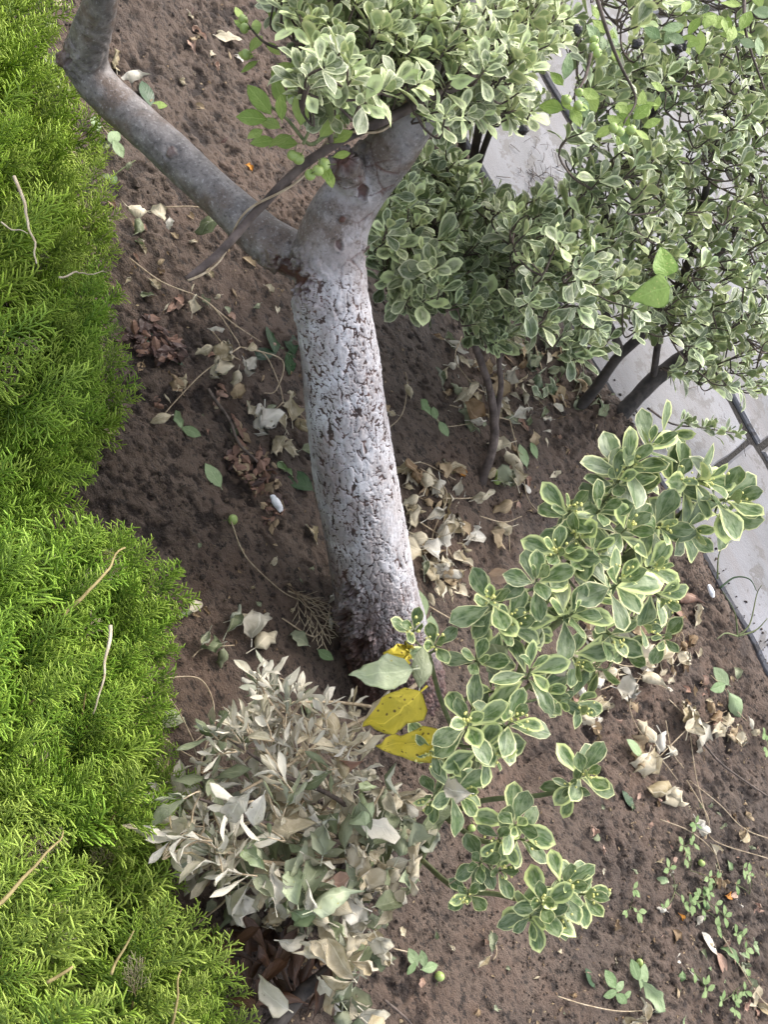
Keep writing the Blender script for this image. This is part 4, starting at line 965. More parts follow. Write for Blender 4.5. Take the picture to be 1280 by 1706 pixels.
vine([[(848, 880), (850, 920)], [(800, 860), (840, 870), (870, 860)]], [(845, 880, 48, 200, C), (838, 890, 40, 260, TA), (775, 878, 40, 120, TA, 'curled'), (768, 785, 30, 160, TA, 'curled')], 'tan crumpled leaf trio on open soil left of the foreground shrub crown')
vine([[(1140, 1280), (1120, 1250), (1110, 1200)], [(1100, 1080), (1050, 1180), (1130, 1300)], [(1115, 1165), (1160, 1205), (1190, 1200)], [(1150, 1210), (1120, 1240), (1100, 1260)]],
     [(1085, 1225, 60, 120, C), (1075, 1240, 60, 250, TA), (1110, 1235, 62, 300, W_), (1095, 1270, 60, 200, C), (1080, 1265, 50, 240, C), (1125, 1250, 40, 20, W_), (1150, 1205, 60, 60, C), (1160, 1215, 56, 330, W_), (1145, 1190, 44, 100, C), (1062, 1250, 44, 130, 'green_flat', 'flat')], 'bleached crumpled vine leaves in a clump on the soil at the right, below the kerb')
vine([[(1190, 1185), (1215, 1205), (1235, 1225)]], [(1200, 1190, 34, 200, TA), (1215, 1200, 40, 60, C), (1225, 1220, 36, 300, TA), (1205, 1215, 36, 200, C), (1190, 1180, 28, 130, TA), (1232, 1232, 30, 340, C)], 'small rusty cream curled leaf cluster on soil near the right edge')
vine([[(1185, 1125), (1210, 1150), (1225, 1180), (1255, 1210)]], [(1205, 1130, 40, 140, 'green_flat', 'flat'), (1200, 1145, 34, 200, 'green_flat', 'flat'), (1230, 1120, 30, 70, GR, 'curled'), (1228, 1175, 60, 300, 'green_flat', 'curled'), (1255, 1205, 26, 300, W_, 'curled')], 'wilting pale green seedling lying on the soil close to the kerb')
vine([[(1145, 1300), (1180, 1360), (1190, 1400), (1280, 1430)], [(1100, 1365), (1150, 1385), (1190, 1420), (1205, 1470)]], [(1110, 1312, 56, 180, C), (1120, 1325, 50, 340, C), (1165, 1372, 36, 300, W_), (1195, 1415, 34, 320, C, 'curled')], 'reddish trailing stem with a curled cream leaf on soil right of the lower foreground twigs')
vine([[(770, 560), (760, 600), (800, 650), (840, 650)], [(815, 560), (830, 620), (815, 680), (830, 740)], [(850, 700), (870, 780), (880, 830), (905, 860)], [(750, 675), (850, 700)], [(905, 620), (880, 540), (850, 500)]],
     [(775, 660, 50, 30, C), (785, 675, 50, 330, TA), (770, 650, 40, 120, GR), (790, 690, 50, 270, GR), (830, 625, 46, 60, TA), (838, 640, 44, 250, TA), (842, 740, 50, 200, C), (850, 760, 44, 300, C), (840, 800, 50, 10, GR), (860, 800, 46, 100, C), (820, 785, 40, 200, C), (845, 840, 50, 200, TA), (800, 830, 44, 20, C), (790, 700, 36, 10, W_), (862, 690, 36, 30, W_)], 'tangle of pale vine stems and tan leaves wound round the thin bare shrub stems')
vine([[(1010, 1100), (1050, 1110), (1090, 1100), (1110, 1060)], [(980, 1110), (1040, 1080), (1105, 1090)], [(1000, 1150), (1060, 1130), (1120, 1150)], [(1100, 1020), (1140, 1060), (1120, 1110)]],
     [(1000, 1140, 44, 20, W_), (1040, 1150, 56, 350, W_), (1020, 1120, 50, 200, C), (1075, 1095, 60, 20, C), (1060, 1080, 50, 120, GR), (1100, 1090, 46, 60, C), (1010, 1175, 40, 220, C), (975, 1150, 44, 330, W_), (985, 1200, 40, 200, C), (1130, 1050, 40, 60, TA), (1110, 1020, 50, 130, GR), (1080, 1130, 44, 340, C), (1140, 1100, 36, 30, C), (1140, 1075, 30, 300, TA), (960, 1090, 46, 270, C)],
     'mat of bleached leaf litter and vine stems under the foreground shrub, on its right')
vine([[(680, 640), (670, 690), (640, 720)], [(680, 640), (676, 620)]], [(680, 645, 26, 270, C), (655, 690, 24, 180, C), (645, 680, 24, 20, TA, 'curled')], 'short dry vine bit with tiny cream leaves just right of the trunk')
vine([[(265, 1130), (330, 1130), (355, 1170), (350, 1210), (320, 1240)], [(280, 1160), (300, 1190), (325, 1240)], [(255, 1215), (300, 1250), (340, 1270)]], [], 'looping bare dry tendrils between the lower juniper and the wilted shrub', z=.02)
vine([[(370, 1450, .18), (382, 1470, .18), (375, 1500, .16), (320, 1545, .12)]], [], 'single pale curved stem hanging at the edge of the wilted leaf heap', r=.002)
vine([[(1170, 1235), (1200, 1270), (1240, 1300), (1285, 1330)]], [], 'straight dark twig on bare soil at the right edge', 'fallen_twig', 'twig', mat='twig', r=.003)
vine([[(640, 1665), (680, 1700), (700, 1730)]], [], 'dark thin twig at the bottom centre of the soil', 'fallen_twig', 'twig', mat='twig', r=.0025)
vine([[(1290, 1400), (1240, 1380), (1200, 1340), (1150, 1300)], [(1150, 1215), (1160, 1290), (1180, 1370)]], [(1245, 1395, 30, 20, C, 'curled')], 'fine pale runner crossing the soil at the right edge below the kerb')
vine([[(1205, 1560), (1240, 1620), (1270, 1665), (1290, 1680)]], [(1222, 1590, 44, 120, 'green_flat', 'curled'), (1255, 1640, 30, 300, GR, 'curled')], 'pale runner with a long green leaf in the lower right corner')
vine([[(930, 1660), (980, 1675), (1040, 1685), (1110, 1680)]], [(1075, 1690, 50, 100, C), (1060, 1700, 44, 200, C), (1100, 1680, 36, 20, GR)], 'cream crumpled leaves on a runner at the bottom edge right of centre')
vine([[(820, 1550), (828, 1585), (822, 1600)]], [(820, 1570, 36, 80, GR, 'curled'), (808, 1598, 30, 200, C, 'curled')], 'small hooked stem with a cream leaf below the lowest foreground rosette')
vine([[(655, 1580), (690, 1590), (710, 1610)]], [(690, 1598, 32, 120, 'green_flat', 'flat'), (706, 1600, 28, 90, 'green_flat', 'flat'), (715, 1612, 34, 10, 'green_flat', 'flat'), (688, 1612, 24, 230, 'green_flat', 'flat')], 'fallen pale green sprig beside a lone green fruit on the lower soil', 'fallen_sprig', 'sprig')
vine([[(1060, 1610), (1072, 1640), (1105, 1680)]], [(1060, 1620, 36, 110, 'green_flat', 'flat'), (1072, 1630, 40, 60, 'green_flat', 'flat'), (1085, 1655, 56, 300, 'green_flat', 'curled')], 'fallen green sprig with two fruits at the lower right', 'fallen_sprig', 'sprig')
vine([[(1020, 1640), (1035, 1660)]], [(1020, 1635, 34, 120, 'green_flat', 'flat'), (1020, 1655, 28, 190, 'green_flat', 'flat'), (1035, 1662, 30, 330, 'green_flat', 'flat'), (1032, 1645, 24, 30, 'green_flat', 'flat'), (1045, 1658, 22, 20, 'green_flat', 'flat')], 'pale green four leaved seedling left of the fruited sprig', 'seedling', 'seedling')
vine([[(298, 700), (305, 715)]], [(300, 702, 32, 100, 'green_flat', 'curled'), (316, 717, 36, 350, 'green_flat', 'flat')], 'two leaved green sprig below the dried vine near the middle juniper', 'fallen_sprig', 'sprig')
vine([[(725, 690), (740, 710), (790, 705)]], [(725, 690, 24, 100, 'green_flat', 'flat'), (738, 712, 30, 300, 'green_flat', 'flat'), (712, 682, 34, 130, 'green_flat', 'curled')], 'small pale green seedling on dark soil between trunk and thin stems', 'seedling', 'seedling')
vine([[(185, 295), (205, 280), (225, 267)]], [(190, 297, 20, 270, 'green_flat', 'flat'), (180, 295, 16, 180, 'green_flat', 'flat'), (215, 275, 16, 250, GR, 'curled')], 'tiny sprouting weed on the soil below the smooth limb', 'seedling', 'seedling', mat='twig_green')
vine([[(165, 205), (185, 230), (200, 240)]], [(160, 207, 34, 100, 'green_flat', 'flat'), (188, 230, 36, 60, 'green_flat', 'flat'), (195, 245, 34, 300, 'green_flat', 'flat'), (172, 240, 30, 200, GR, 'curled')], 'grey green four leaved sprig tucked under the smooth limb beside the juniper', 'fallen_sprig', 'sprig')

# dark glossy leaves in the trunk's shade
def oneleaf(x, y, s_, a_, mt, kd, label, name='fallen_leaf', cat='leaf', group=None, z=.004, up=None, tiltz=.2):
    g = G(x, y); p = P(x, y, g[2] + z); a = math.radians(a_); yd = RV * math.cos(a) + UV * math.sin(a); yd[2] *= tiltz
    yd /= np.linalg.norm(yd); s_m = s_ * mpp(p); p = p - yd * s_m * .55
    u = (np.array([0, 0, 1.]) + rng.normal(0, .18, 3)) if up is None else up
    return put(name, leafmesh(kd, random.randrange(10), mt), None, toM(frame(p, yd, u, s_m)), label=label, cat=cat, group=group)
for a in [(455, 565, 60, 90, 'green_dark', 'flat', 'broad dark green leaf in the shade left of the trunk, largest of four'), (485, 570, 50, 100, 'green_dark', 'flat', 'dark green leaf touching the left edge of the trunk'), (440, 590, 44, 200, 'green_dark', 'flat', 'dark green leaf lowest of four in the shade left of the trunk'), (484, 602, 44, 270, 'green_dark', 'flat', 'narrow dark leaf half under the left edge of the trunk'),
          (245, 558, 44, 135, 'green_dark', 'flat', 'glossy dark green leaf on the upper brown bark heap'), (289, 596, 42, 150, 'green_dark', 'flat', 'glossy dark green leaf at the lower end of the upper brown bark heap'), (500, 800, 60, 150, 'green_dark', 'flat', 'long dark green leaf against the trunk beside the wood chips'), (476, 782, 34, 140, 'green_flat', 'curled', 'slim grey green leaf above the long dark leaf at the trunk'),
          (357, 793, 48, 120, 'green_flat', 'flat', 'single pale green oval leaf on bare mud left of the wood chips'), (520, 885, 44, 110, C, 'curled', 'narrow tan leaf leaning on the lower left side of the trunk'), (178, 718, 34, 190, C, 'curled', 'round yellowish dry leaf at the tip of the middle juniper'), (243, 158, 50, 110, 'green_dark', 'flat', 'green leaf lying right of the smooth limb'), (265, 175, 26, 10, 'apple_leaf', 'flat', 'small lime leaf below the green leaf right of the smooth limb'),
          (213, 130, 44, 20, W_, 'crumpled', 'white crumpled leaf resting at the bend of the smooth limb'), (193, 105, 40, 90, C, 'crumpled', 'cream torn leaf above the white one at the limb bend'), (118, 165, 48, 330, C, 'crumpled', 'big cream leaf wedged between upper juniper and smooth limb'), (320, 75, 34, 110, PK, 'curled', 'pale pink oval leaf on the upper bare soil'), (378, 66, 44, 0, C, 'curled', 'tan leaf lying flat near the top spur with fruit'), (334, 57, 30, 140, PK, 'curled', 'dusky narrow leaf just above the pale pink one'), (398, 95, 24, 130, W_, 'curled', 'small whitish curled leaf below the top fruit spur'),
          (417, 277, 18, 0, 'orange', 'curled', 'tiny orange brown leaf on the soil above the long bare branch'), (415, 436, 30, 150, TA, 'curled', 'tan leaf on soil just below the smooth limb near the fork'), (450, 483, 26, 330, C, 'curled', 'slim cream leaf below the fork hollow'), (298, 497, 26, 110, PK, 'curled', 'small pinkish leaf beside the vine near the upper bark heap'), (258, 472, 30, 330, C, 'curled', 'pale twisted leaf above the upper bark heap'), (385, 525, 24, 130, PK, 'curled', 'slender dusky leaf on the vine right of the upper bark heap'),
          (187, 340, 26, 140, PK, 'curled', 'mauve leaf scrap at the rim of the upper juniper'), (230, 400, 26, 150, 'green_flat', 'curled', 'faded green leaf on soil beneath the long bare branch'), (758, 580, 44, 330, W_, 'curled', 'cream heart shaped leaf on dark soil below the middle shrub'), (772, 603, 30, 300, C, 'curled', 'small cream leaf below the heart shaped one'), (768, 785, 36, 330, 'orange', 'curled', 'peach coloured oval leaf right of the leaf drift by the trunk'), (873, 760, 42, 100, 'green_flat', 'flat', 'flat pale green oval leaf on soil right of the thin bare stems'), (890, 752, 30, 110, 'green_flat', 'flat', 'narrower green leaf beside the flat pale oval one'),
          (883, 815, 30, 330, W_, 'curled', 'white curled leaf scrap above the foreground shrub'), (862, 788, 34, 120, PK, 'curled', 'pink curled leaf left of the flat green oval leaf'), (880, 800, 26, 80, PK, 'curled', 'rosy leaf tip just right of the pink curled leaf'), (1165, 1375, 34, 320, W_, 'crumpled', 'bright white crumpled scrap of leaf on the right-hand soil'), (1050, 1333, 34, 110, 'green_dark', 'flat', 'blue green leaf flat on soil beside the small right rosette'), (985, 1630, 36, 110, 'green_dark', 'flat', 'dark bluish leaf on the lower soil, left of the seedling'),
          (1218, 1492, 22, 0, 'orange', 'curled', 'small bright orange leaf among the weeds'), (1138, 1528, 20, 320, 'orange', 'curled', 'tiny brown orange leaf left of the weed patch'), (1195, 1470, 34, 100, TA, 'curled', 'tan pointed leaf on the weed patch'), (1258, 1665, 44, 70, C, 'curled', 'cream oval leaf in the lower right corner'), (1275, 1680, 34, 150, C, 'curled', 'tan leaf cut off by the lower right corner'), (1265, 1520, 30, 300, PK, 'curled', 'pale pink scrap at the right edge below the weeds'), (1185, 1575, 46, 130, W_, 'flat', 'greyish white torn leaf on dark soil below the weeds'), (1205, 1605, 44, 300, PK, 'flat', 'mauve torn leaf just below the greyish white one'),
          (970, 1475, 0, 0, C, 'curled', ''), (895, 25, 0, 0, C, 'curled', ''), (1010, 985, 40, 100, 'yellow', 'curled', 'yellowing leaf under a rosette of the foreground shrub')]:
    if a[2] > 0: oneleaf(*a)

# leaves that caught on the shrubs
def caught(x, y, z, s_, a_, mt, kd, label, face=.2, v=None):
    p = P(x, y, z); a = math.radians(a_); yd = RV * math.cos(a) + UV * math.sin(a) + WV * face; yd /= np.linalg.norm(yd); s_m = s_ * mpp(p); p = p - yd * s_m * .55
    return put('fallen_leaf', leafmesh(kd, random.randrange(10) if v is None else v, mt), None, toM(frame(p, yd, -WV + rng.normal(0, .12, 3), s_m)), label=label, cat='leaf')
caught(656, 1192, .52, 138, 222, 'yellow', 'bigoval', 'large yellow spotted leaf in front of the trunk foot, upper of the yellow pair', .1, 1)
caught(690, 1243, .46, 128, 194, 'yellow', 'bigoval', 'large yellow spotted leaf in front of the trunk foot, lower of the yellow pair', .0, 3)
caught(636, 1122, .50, 118, 188, 'blotched', 'bigoval', 'big pale green leaf with a brown tip lying across the trunk foot', .1, 2)
caught(668, 1095, .48, 60, 60, 'yellow', 'crumpled', 'olive yellow folded leaf behind the big pale leaf')
caught(705, 1110, .53, 80, 80, 'wilted_green', 'curled', 'grey blotched limp leaf beside the big pale leaf')
caught(395, 1345, .38, 78, 230, 'dry_white', 'curled', 'bright white folded leaf on top of the wilted shrub')
caught(430, 1350, .37, 70, 250, 'dry_white', 'curled', 'greyish white leaf just right of the bright white folded one')
caught(605, 1365, .28, 70, 280, 'wilted_green', 'flat', 'olive mottled broad leaf hanging right of the wilted shrub')
caught(580, 1275, .30, 60, 200, 'dry_pink', 'curled', 'dull pinkish tan leaf below the yellow pair')
caught(590, 1505, .26, 60, 160, 'dry_white', 'crumpled', 'white pointed leaf at the right of the wilted leaf heap')
caught(510, 1520, .25, 60, 160, 'blotched', 'crumpled', 'yellowish green blotched leaf on the wilted leaf heap')
caught(500, 1570, .22, 80, 350, 'dry_white', 'curled', 'long pale leaf folded over the brown dead leaves')
caught(545, 1475, .26, 70, 10, 'dry_pink', 'curled', 'peach pink folded leaf in the middle of the wilted leaf heap')
caught(450, 1660, .16, 84, 150, 'wilted_pale', 'bigoval', 'big crumpled cream white leaf at the bottom beside the dark branch')
caught(570, 1620, .16, 70, 60, 'dry_cream', 'crumpled', 'brown and cream crumpled leaf right of the dark branch')
caught(585, 1660, .12, 70, 250, 'wilted_green', 'crumpled', 'grey green crumpled leaf at the bottom, right of the dark branch')
caught(758, 1318, .50, 60, 175, 'dry_white', 'curled', 'white curled leaf resting on the lower foreground rosette')
caught(935, 1110, .55, 64, 250, 'dry_white', 'curled', 'papery white leaf hanging in the foreground shrub')
caught(1035, 1065, .5, 50, 270, 'dry_white', 'curled', 'papery cream leaf at the right rim of the foreground shrub')
caught(820, 1105, .52, 66, 110, 'wilted_green', 'crumpled', 'grey shrivelled leaf caught in the middle of the foreground shrub')
caught(775, 1455, .34, 60, 30, 'dry_tan', 'crumpled', 'tan curled leaf on the lowest foreground twig')
caught(645, 1435, .14, 70, 70, 'wilted_green', 'curled', 'grey green pointed leaf over the stem of the foreground shrub')
caught(835, 960, .55, 50, 170, 'dry_pink', 'curled', 'pinkish tan leaf behind the upper left foreground rosettes')

# single crab apples on the soil
for x, y, r, lb in ((385, 868, 9, 'green crab apple lying on bare mud left of the trunk'), (110, 890, 8.5, 'green crab apple at the gap between the junipers, lower of two'), (115, 864, 8, 'green crab apple at the gap between the junipers, upper of two'), (729, 1626, 8.5, 'green crab apple at the end of the pale sprig'), (822, 790, 7, 'green crab apple beside the thin bare stems, upper of two'), (826, 803, 7, 'green crab apple beside the thin bare stems, lower of two'),
                    (1063, 1603, 6, 'smaller green fruit on the lower right sprig'), (1068, 1616, 7, 'larger green fruit on the lower right sprig'), (783, 1380, 7, 'green crab apple among the lower foreground twigs'), (1166, 1438, 6, 'tiny green fruit among the weeds'), (790, 268, 6, 'small green fruit under the upper shrub near the kerb')):
    p = G(x, y, .0) ; s_ = r * mpp(p); p[2] += s_ * .8
    fruit(p, s_, None, lb, tilt=random.uniform(1, 2))

# crumpled white paper scrap on the wood chips
V, F = icos(1, 3); V = V * np.array([1, .42, .35]); V = V * (1 + .28 * fbm(V, 2.5, 3, 8))[:, None]
k = NT('white_paper'); k.col(k.mix(k.noise(60, None, 3), (.70, .72, .78), (.86, .87, .90))); k.rough(.5); M['paper'] = k.m
p = G(456, 843, .014); put('paper_scrap', mesh_np('paper_scrap', V, F, M['paper'], smooth=False), None, toM(frame(p, RV * .55 - UV * .85, [0, 0, 1], .019)) @ Matrix.Rotation(1.57, 4, 'Z'), label='crumpled white paper scrap on reddish wood chips left of the trunk', cat='litter')
p = P(1186, 985, PZ + .012); put('paper_scrap', mesh_np('paper_scrap', V * .8, F, M['paper'], smooth=False), None, toM(frame(p, RV * .4 - UV * .9, [0, 0, 1], .022)) @ Matrix.Rotation(1.57, 4, 'Z'), label='small white paper scrap on the edge of the pavement', cat='litter')

# heaps of wood chips and bark: pieces one by one
def chips(poly, n, mats, label, sz, name, long=1.0):
    c = np.mean(poly, axis=0); root = empty(name, G(*c), label, 'wood chips'); vs = []
    for v in range(6):
        t = np.linspace(0, 1, 5); w = .30 * np.sin(np.pi * (t * .8 + .1)) * np.array([1, .8, 1.1, .9, .7]); Vt = []
        for a in range(5):
            zc = .12 * math.sin(t[a] * 3 + v); 
            for sx, szz in ((-1, 0), (0, .10), (1, .02), (0, -.06)): Vt.append([sx * w[a] * (1 + .2 * math.sin(v + a * 2)), (t[a] - .5) * (1 + .2 * v / 6), zc + szz])
        q = np.arange(4); Ft = np.concatenate([np.stack([a * 4 + q, a * 4 + (q + 1) % 4, a * 4 + 4 + (q + 1) % 4, a * 4 + 4 + q], 1) for a in range(4)] + [np.array([[3, 2, 1, 0], [16, 17, 18, 19]])]); vs.append((np.array(Vt), Ft))
    mm = {}; c_ = 0; xs_ = [p[0] for p in poly]; ys_ = [p[1] for p in poly]
    while c_ < n:
        x, y = rng.uniform(min(xs_), max(xs_)), rng.uniform(min(ys_), max(ys_))
        if not inpoly(x, y, poly): continue
        v = int(rng.integers(6)); mt = str(rng.choice(mats)); 
        if (v, mt) not in mm: mm[(v, mt)] = mesh_np('wood_chip', vs[v][0], vs[v][1], M[mt], {'rnd': np.full(20, v * .15)}, False)
        p = G(x, y, .002 + .014 * rng.random()); a = rng.uniform(0, 3.14); yd = np.array([math.cos(a), math.sin(a), rng.normal(0, .3)])
        put('wood_chip', mm[(v, mt)], root, toM(frame(p, yd, np.array([0, 0, 1]) + rng.normal(0, .5, 3), sz * rng.uniform(.5, 1.3)))); c_ += 1
chip = plain_leaf('wood_chip_red', (.15, .070, .042), (.30, .17, .12), rough=.6, tr=0); M['chip_red'] = chip
chip = plain_leaf('bark_chip_dark', (.040, .020, .016), (.14, .075, .06), rough=.5, tr=0); M['chip_dark'] = chip
chips([(385, 690), (410, 725), (430, 745), (460, 790), (475, 840), (455, 885), (435, 880), (430, 830), (395, 800), (370, 760), (395, 745)], 120, ['chip_red', 'chip_red', 'dry_tan', 'chip_dark'], 'pile of reddish brown wood chips under the white paper scrap', .020, 'wood_chip_pile')
chips([(215, 540), (250, 530), (290, 560), (310, 600), (270, 612), (220, 590), (200, 565)], 80, ['chip_dark', 'chip_dark', 'chip_dark', 'chip_red'], 'strip of dark shredded bark on the soil beside the middle juniper', .026, 'bark_heap')
stick('fallen_twig', [(345, 648, .012), (375, 690, .016), (400, 740, .02), (430, 770, .016)], .004, .0028, 'twig', None, 6, 5, .003, label='dark reddish twig leading into the pile of wood chips', cat='twig')
# pale dead juniper sprig near the trunk foot
Vs, Fs, ts = SPD[0]; mx = frame(G(478, 982, .012), RV * .6 - UV * .8, [0, 0, 1], .85); Bq = Bag(); Bq.add(Vs @ mx[:3, :3].T + mx[:3, 3], Fs, tip=ts, rnd=.4)
put('juniper_sprig', Bq.mesh('juniper_sprig', M['jun_dead']), None, label='dead straw coloured juniper sprig left of the trunk foot', cat='sprig')

# ---------------------------------------------------------------- litter without features of its own, zone by zone
ZONES = [
    ('thin scatter of small dry leaf on the bare soil above the long branch', [(300, 0), (400, 0), (440, 130), (380, 240), (300, 180)], 14, (10, 24), [T_, C, PK, 'chip_dark']),
    ('small dry leaf on the mud between middle juniper and smooth limb', [(190, 380), (300, 330), (430, 470), (480, 540), (330, 540), (200, 520)], 26, (14, 28), [T_, C, PK, GR]),
    ('small dry leaf around the vine left of the trunk middle', [(230, 600), (480, 560), (520, 760), (380, 740), (260, 700)], 24, (14, 26), [T_, C, PK, GR]),
    ('small dry leaf on dark mud left of the lower trunk', [(290, 900), (530, 900), (560, 1100), (300, 1100)], 12, (10, 22), [T_, C, GR]),
    ('dry leaf in the litter below the middle shrub', [(720, 560), (880, 560), (960, 640), (930, 720), (860, 720), (740, 700)], 60, (20, 42), [T_, C, GR, GR, 'wilted_pale', W_]),
    ('wilted grey leaf against the stems of the large shrub', [(850, 560), (960, 560), (1040, 640), (1010, 700), (900, 680)], 50, (24, 42), [GR, GR, 'wilted_pale', 'euo_far', T_]),
    ('dry leaf on soil right of the thin bare stems', [(840, 700), (980, 740), (920, 830), (840, 880)], 14, (16, 32), [T_, C, PK]),
    ('cream leaf in the drift right of the trunk', [(670, 780), (760, 770), (800, 880), (780, 1000), (720, 1010)], 42, (24, 50), [C, C, W_, T_]),
    ('bleached leaf beneath the right side of the foreground shrub', [(950, 1040), (1160, 990), (1180, 1080), (1120, 1150), (1000, 1220), (930, 1190)], 55, (22, 44), [C, C, W_, T_, PK]),
    ('small bleached leaf on the sloping soil beside the kerb', [(1150, 1050), (1190, 1060), (1270, 1230), (1200, 1260), (1120, 1150)], 14, (14, 28), [C, T_, PK]),
    ('small leaf scrap on the open soil at the right', [(980, 1330), (1270, 1300), (1280, 1430), (1000, 1480)], 30, (10, 22), [C, T_, PK, GR]),
    ('small leaf scrap among the weeds at the lower right', [(1090, 1430), (1280, 1430), (1280, 1706), (1120, 1706)], 60, (10, 26), [C, T_, PK, 'green_flat', GR, W_]),
    ('small leaf scrap on the lower middle soil', [(620, 1540), (1100, 1540), (1100, 1706), (620, 1706)], 22, (10, 22), [C, T_, PK, GR]),
    ('dull leaf in the shade under the wilted shrub', [(260, 1200), (640, 1150), (640, 1600), (380, 1640), (250, 1480)], 40, (26, 48), [GR, T_, 'dry_brown', C]),
    ('pale leaf in the gap between upper juniper and limb bend', [(60, 0), (130, 0), (130, 170), (90, 160)], 8, (24, 40), [C, GR, PK]),
]
CN = {T_: 'tan', C: 'cream', PK: 'pinkish', GR: 'grey green', W_: 'whitish', 'chip_dark': 'dark brown', 'dry_brown': 'brown', 'green_flat': 'pale green', 'wilted_pale': 'silvery', 'euo_far': 'cream edged'}
KN = {'curled': 'curled', 'crumpled': 'crumpled', 'limp': 'narrow'}
small = {}
for lb, poly, n, (s0, s1), mats in ZONES:
    xs_ = [p[0] for p in poly]; ys_ = [p[1] for p in poly]; c_ = 0
    while c_ < n * 1.25:
        x, y = rng.uniform(min(xs_), max(xs_)), rng.uniform(min(ys_), max(ys_))
        if not inpoly(x, y, poly): continue
        mt = str(rng.choice(mats)); kd = str(rng.choice(['curled', 'curled', 'crumpled', 'limp'])); sz = rng.uniform(s0, s1); c_ += 1
        o = oneleaf(x, y, sz, rng.uniform(0, 360), mt, kd, None, z=-.004 + .013 * rng.random())
        small[o] = (sz, lb, mt, kd)
big = set(sorted(small, key=lambda o: -small[o][0])[:215]); rest = Bag(); mi = []; ml = []
for o in list(small):
    sz, lb, mt, kd = small[o]
    if o in big:
        what = f"{KN[kd]} {CN[mt]} leaf"; tail = lb[lb.index('leaf') + 4:].replace(' scrap', '')
        lab = what + tail; props(o, lab, 'leaf', lab.replace('leaf', 'leaves', 1))
    else:
        V = np.empty(len(o.data.vertices) * 3); o.data.vertices.foreach_get('co', V); V = V.reshape(-1, 3); mw = np.array(o.matrix_basis)
        F = np.array([q.vertices[:] for q in o.data.polygons]); A = {}
        for an in ('lu', 'lv', 'margin'): v = np.empty(len(V)); o.data.attributes[an].data.foreach_get('value', v); A[an] = v
        rest.add(V @ mw[:3, :3].T + mw[:3, 3], F, rnd=rng.random(), **A)
        if mt not in ml: ml.append(mt)
        mi += [ml.index(mt)] * len(F); bpy.data.objects.remove(o)
me = rest.mesh('small_leaf_litter', None)
for mt in ml: me.materials.append(M[mt])
me.polygons.foreach_set('material_index', np.array(mi, np.int32))
put('small_leaf_litter', me, None, label='small dry leaf scraps scattered all over the bed', cat='leaf litter', kind='stuff')

# low weeds at the lower right, a tuft on the paving
def weed(x, y, n, s_, label, spread=16, cat='weed', z0=None, name='weed_plant'):
    b = G(x, y) if z0 is None else P(x, y, z0); root = empty(name, b, label, cat); L = Leaves(); B = Bag()
    for q in range(max(3, int(n * .6))):
        o = rng.normal(0, spread * 1.2, 2); h_ = rng.uniform(.008, .03); tip = P(x + o[0], y + o[1], b[2] + h_); S = spline(np.array([b, (b + tip) / 2 + [0, 0, .006], tip]), 3); V, F = tube(S, .0008, 3, False); B.add(V, F)
        for w in range(rng.integers(2, 5)):
            a = rng.uniform(0, 6.28); L.add(frame(tip, [math.cos(a), math.sin(a), .25], [0, 0, 1], s_ * mpp(tip) * rng.uniform(.7, 1.2)), 'flat', 'weed')
    put('stems', B.mesh('stems', M['twig_green']), root, kind='stuff'); L.build(root)
for q, (x, y, n, lb) in enumerate([(1150, 1450, 6, 'small round leaved weed, uppermost of the weed patch at the lower right'), (1175, 1500, 14, 'dense pale weed in the middle of the weed patch'), (1200, 1535, 8, 'weed right of the patch centre beside dark clods'), (1125, 1485, 5, 'sparse weed at the left rim of the weed patch'), (1240, 1560, 5, 'weed at the right rim of the weed patch'), (1225, 1650, 10, 'yellow green weed in the lower right corner'), (1250, 1490, 4, 'faint weed by the right edge level with the orange leaf'),
                                    (1050, 1510, 4, 'lone three leaved weed left of the weed patch'), (1170, 1640, 4, 'weed sprout below the torn mauve leaf'), (1145, 1406, 4, 'feathery sprout above the weed patch'), (1275, 1230, 4, 'green sprout at the right edge just below the kerb')]): weed(x, y, n, 15, lb)
gr = empty('grass_tuft', P(1215, 1040, PZ), 'thin grass tuft growing from a joint in the pavement at the right', 'grass tuft')
for pts in ([(1230, 1060), (1225, 1020), (1205, 985)], [(1230, 1060), (1250, 1040), (1262, 990), (1270, 975)], [(1230, 1060), (1260, 1050), (1280, 1030)], [(1230, 1060), (1210, 1055), (1195, 1065)], [(1200, 980), (1225, 962), (1250, 965), (1262, 985)], [(1196, 965), (1200, 920), (1222, 900)]):
    stick('blade', [(x, y, PZ + .01 + .02 * q) for q, (x, y) in enumerate(pts)], .0028, .0009, 'green_dark' if pts[0][0] == 1200 else 'twig_green', gr, 4)
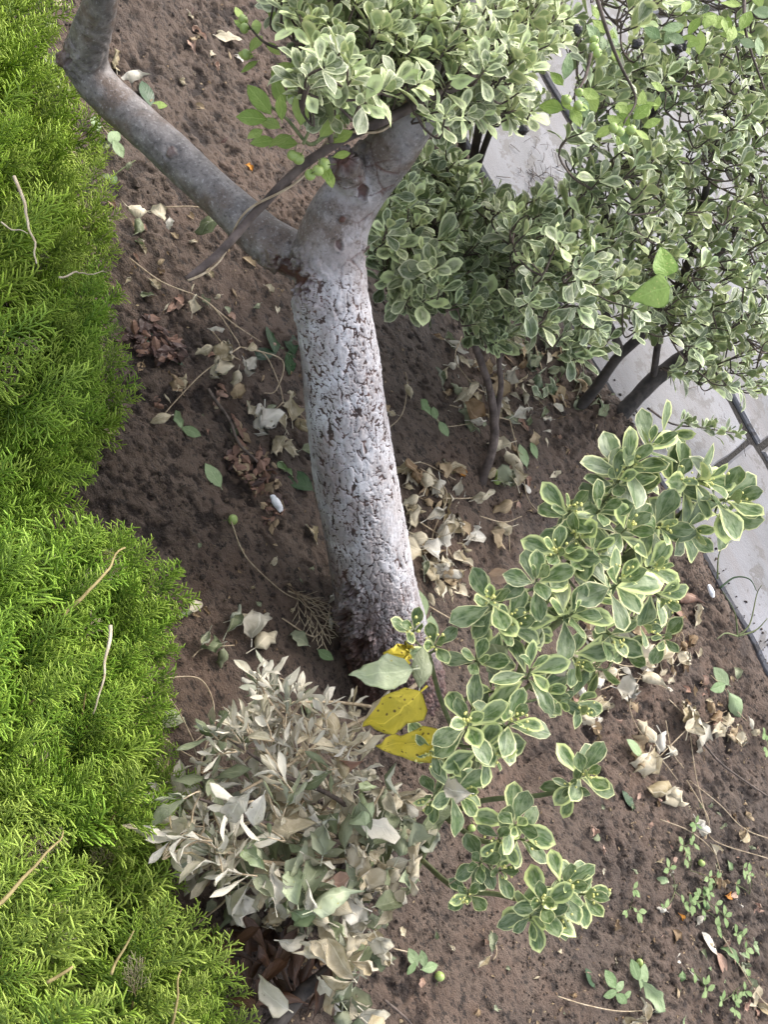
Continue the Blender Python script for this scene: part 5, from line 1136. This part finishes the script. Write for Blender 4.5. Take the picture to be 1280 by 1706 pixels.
# litter on the paving
ch = Bag()
for q in range(110):
    x, y = (rng.normal(905, 26), rng.normal(300, 30)) if q < 90 else (rng.uniform(850, 1270), 0)
    if q >= 90: y = 240 + (x - 905) * 1.55 + rng.normal(0, 16)
    p = P(x, y, PZ + .006); a = rng.uniform(0, 3.14); dd = np.array([math.cos(a), math.sin(a), .1]) * rng.uniform(.004, .022)
    V, F = tube(np.array([p - dd, p + rng.normal(0, .002, 3), p + dd]), rng.uniform(.0004, .0011), 3); ch.add(V, F)
put('twig_litter', ch.mesh('twig_litter', M['twig']), None, label='fine dark twig debris on the pavement slabs', cat='debris', kind='stuff')

# crumbs of soil and bark
V0, F0 = icos(1, 1); CB = Bag(); n = 0
while n < 7500:
    x, y = rng.uniform(90, 1280), rng.uniform(-10, 1716); p = P(x, y, 0)
    if p[1] > KY + .05 or x < edge(y) - 60: continue
    if p[1] > KY - .02 and rng.random() < .3: continue
    dens = vnoise(np.array([p]), 5, 4)[0]
    if dens < rng.uniform(-.6, .5) and x < 1000: continue
    s_ = rng.uniform(.0012, .0032) * (1.9 if rng.random() < .06 else 1); z = float(ground_h(p[0], p[1])[0]) if p[1] < KY - .004 else PZ; q = V0 * (rng.uniform(.6, 1.3, 3)) * s_; CB.add(q + [p[0], p[1], z + s_ * .3], F0, pit=rng.uniform(0, 1)); n += 1
put('soil_crumbs', CB.mesh('soil_crumbs', M['soil'], False), None, label='crumbs of dark soil strewn over the bed', cat='soil crumbs', kind='stuff')
FB = Bag(); n = 0
while n < 900:
    x, y = rng.uniform(180, 1280), rng.uniform(-10, 1716); p = P(x, y, 0)
    if p[1] > KY - .03 or x < edge(y) - 30: continue
    if vnoise(np.array([p]), 4, 14)[0] < rng.uniform(-.3, .6) and not (x > 1000 and y > 1200): continue
    V, F, A = leafset('curled')[n % 10]; z = float(ground_h(p[0], p[1])[0]); a = rng.uniform(0, 6.28); mx = frame([p[0], p[1], z + .003], [math.cos(a), math.sin(a), 0], np.array([0, 0, 1]) + rng.normal(0, .4, 3), rng.uniform(.003, .010))
    FB.add(V @ mx[:3, :3].T + mx[:3, 3], F, rnd=rng.random(), **A); n += 1
put('leaf_fragments', FB.mesh('leaf_fragments', M['dry_tan']), None, label='tiny tan leaf fragments scattered over the soil', cat='leaf fragments', kind='stuff')
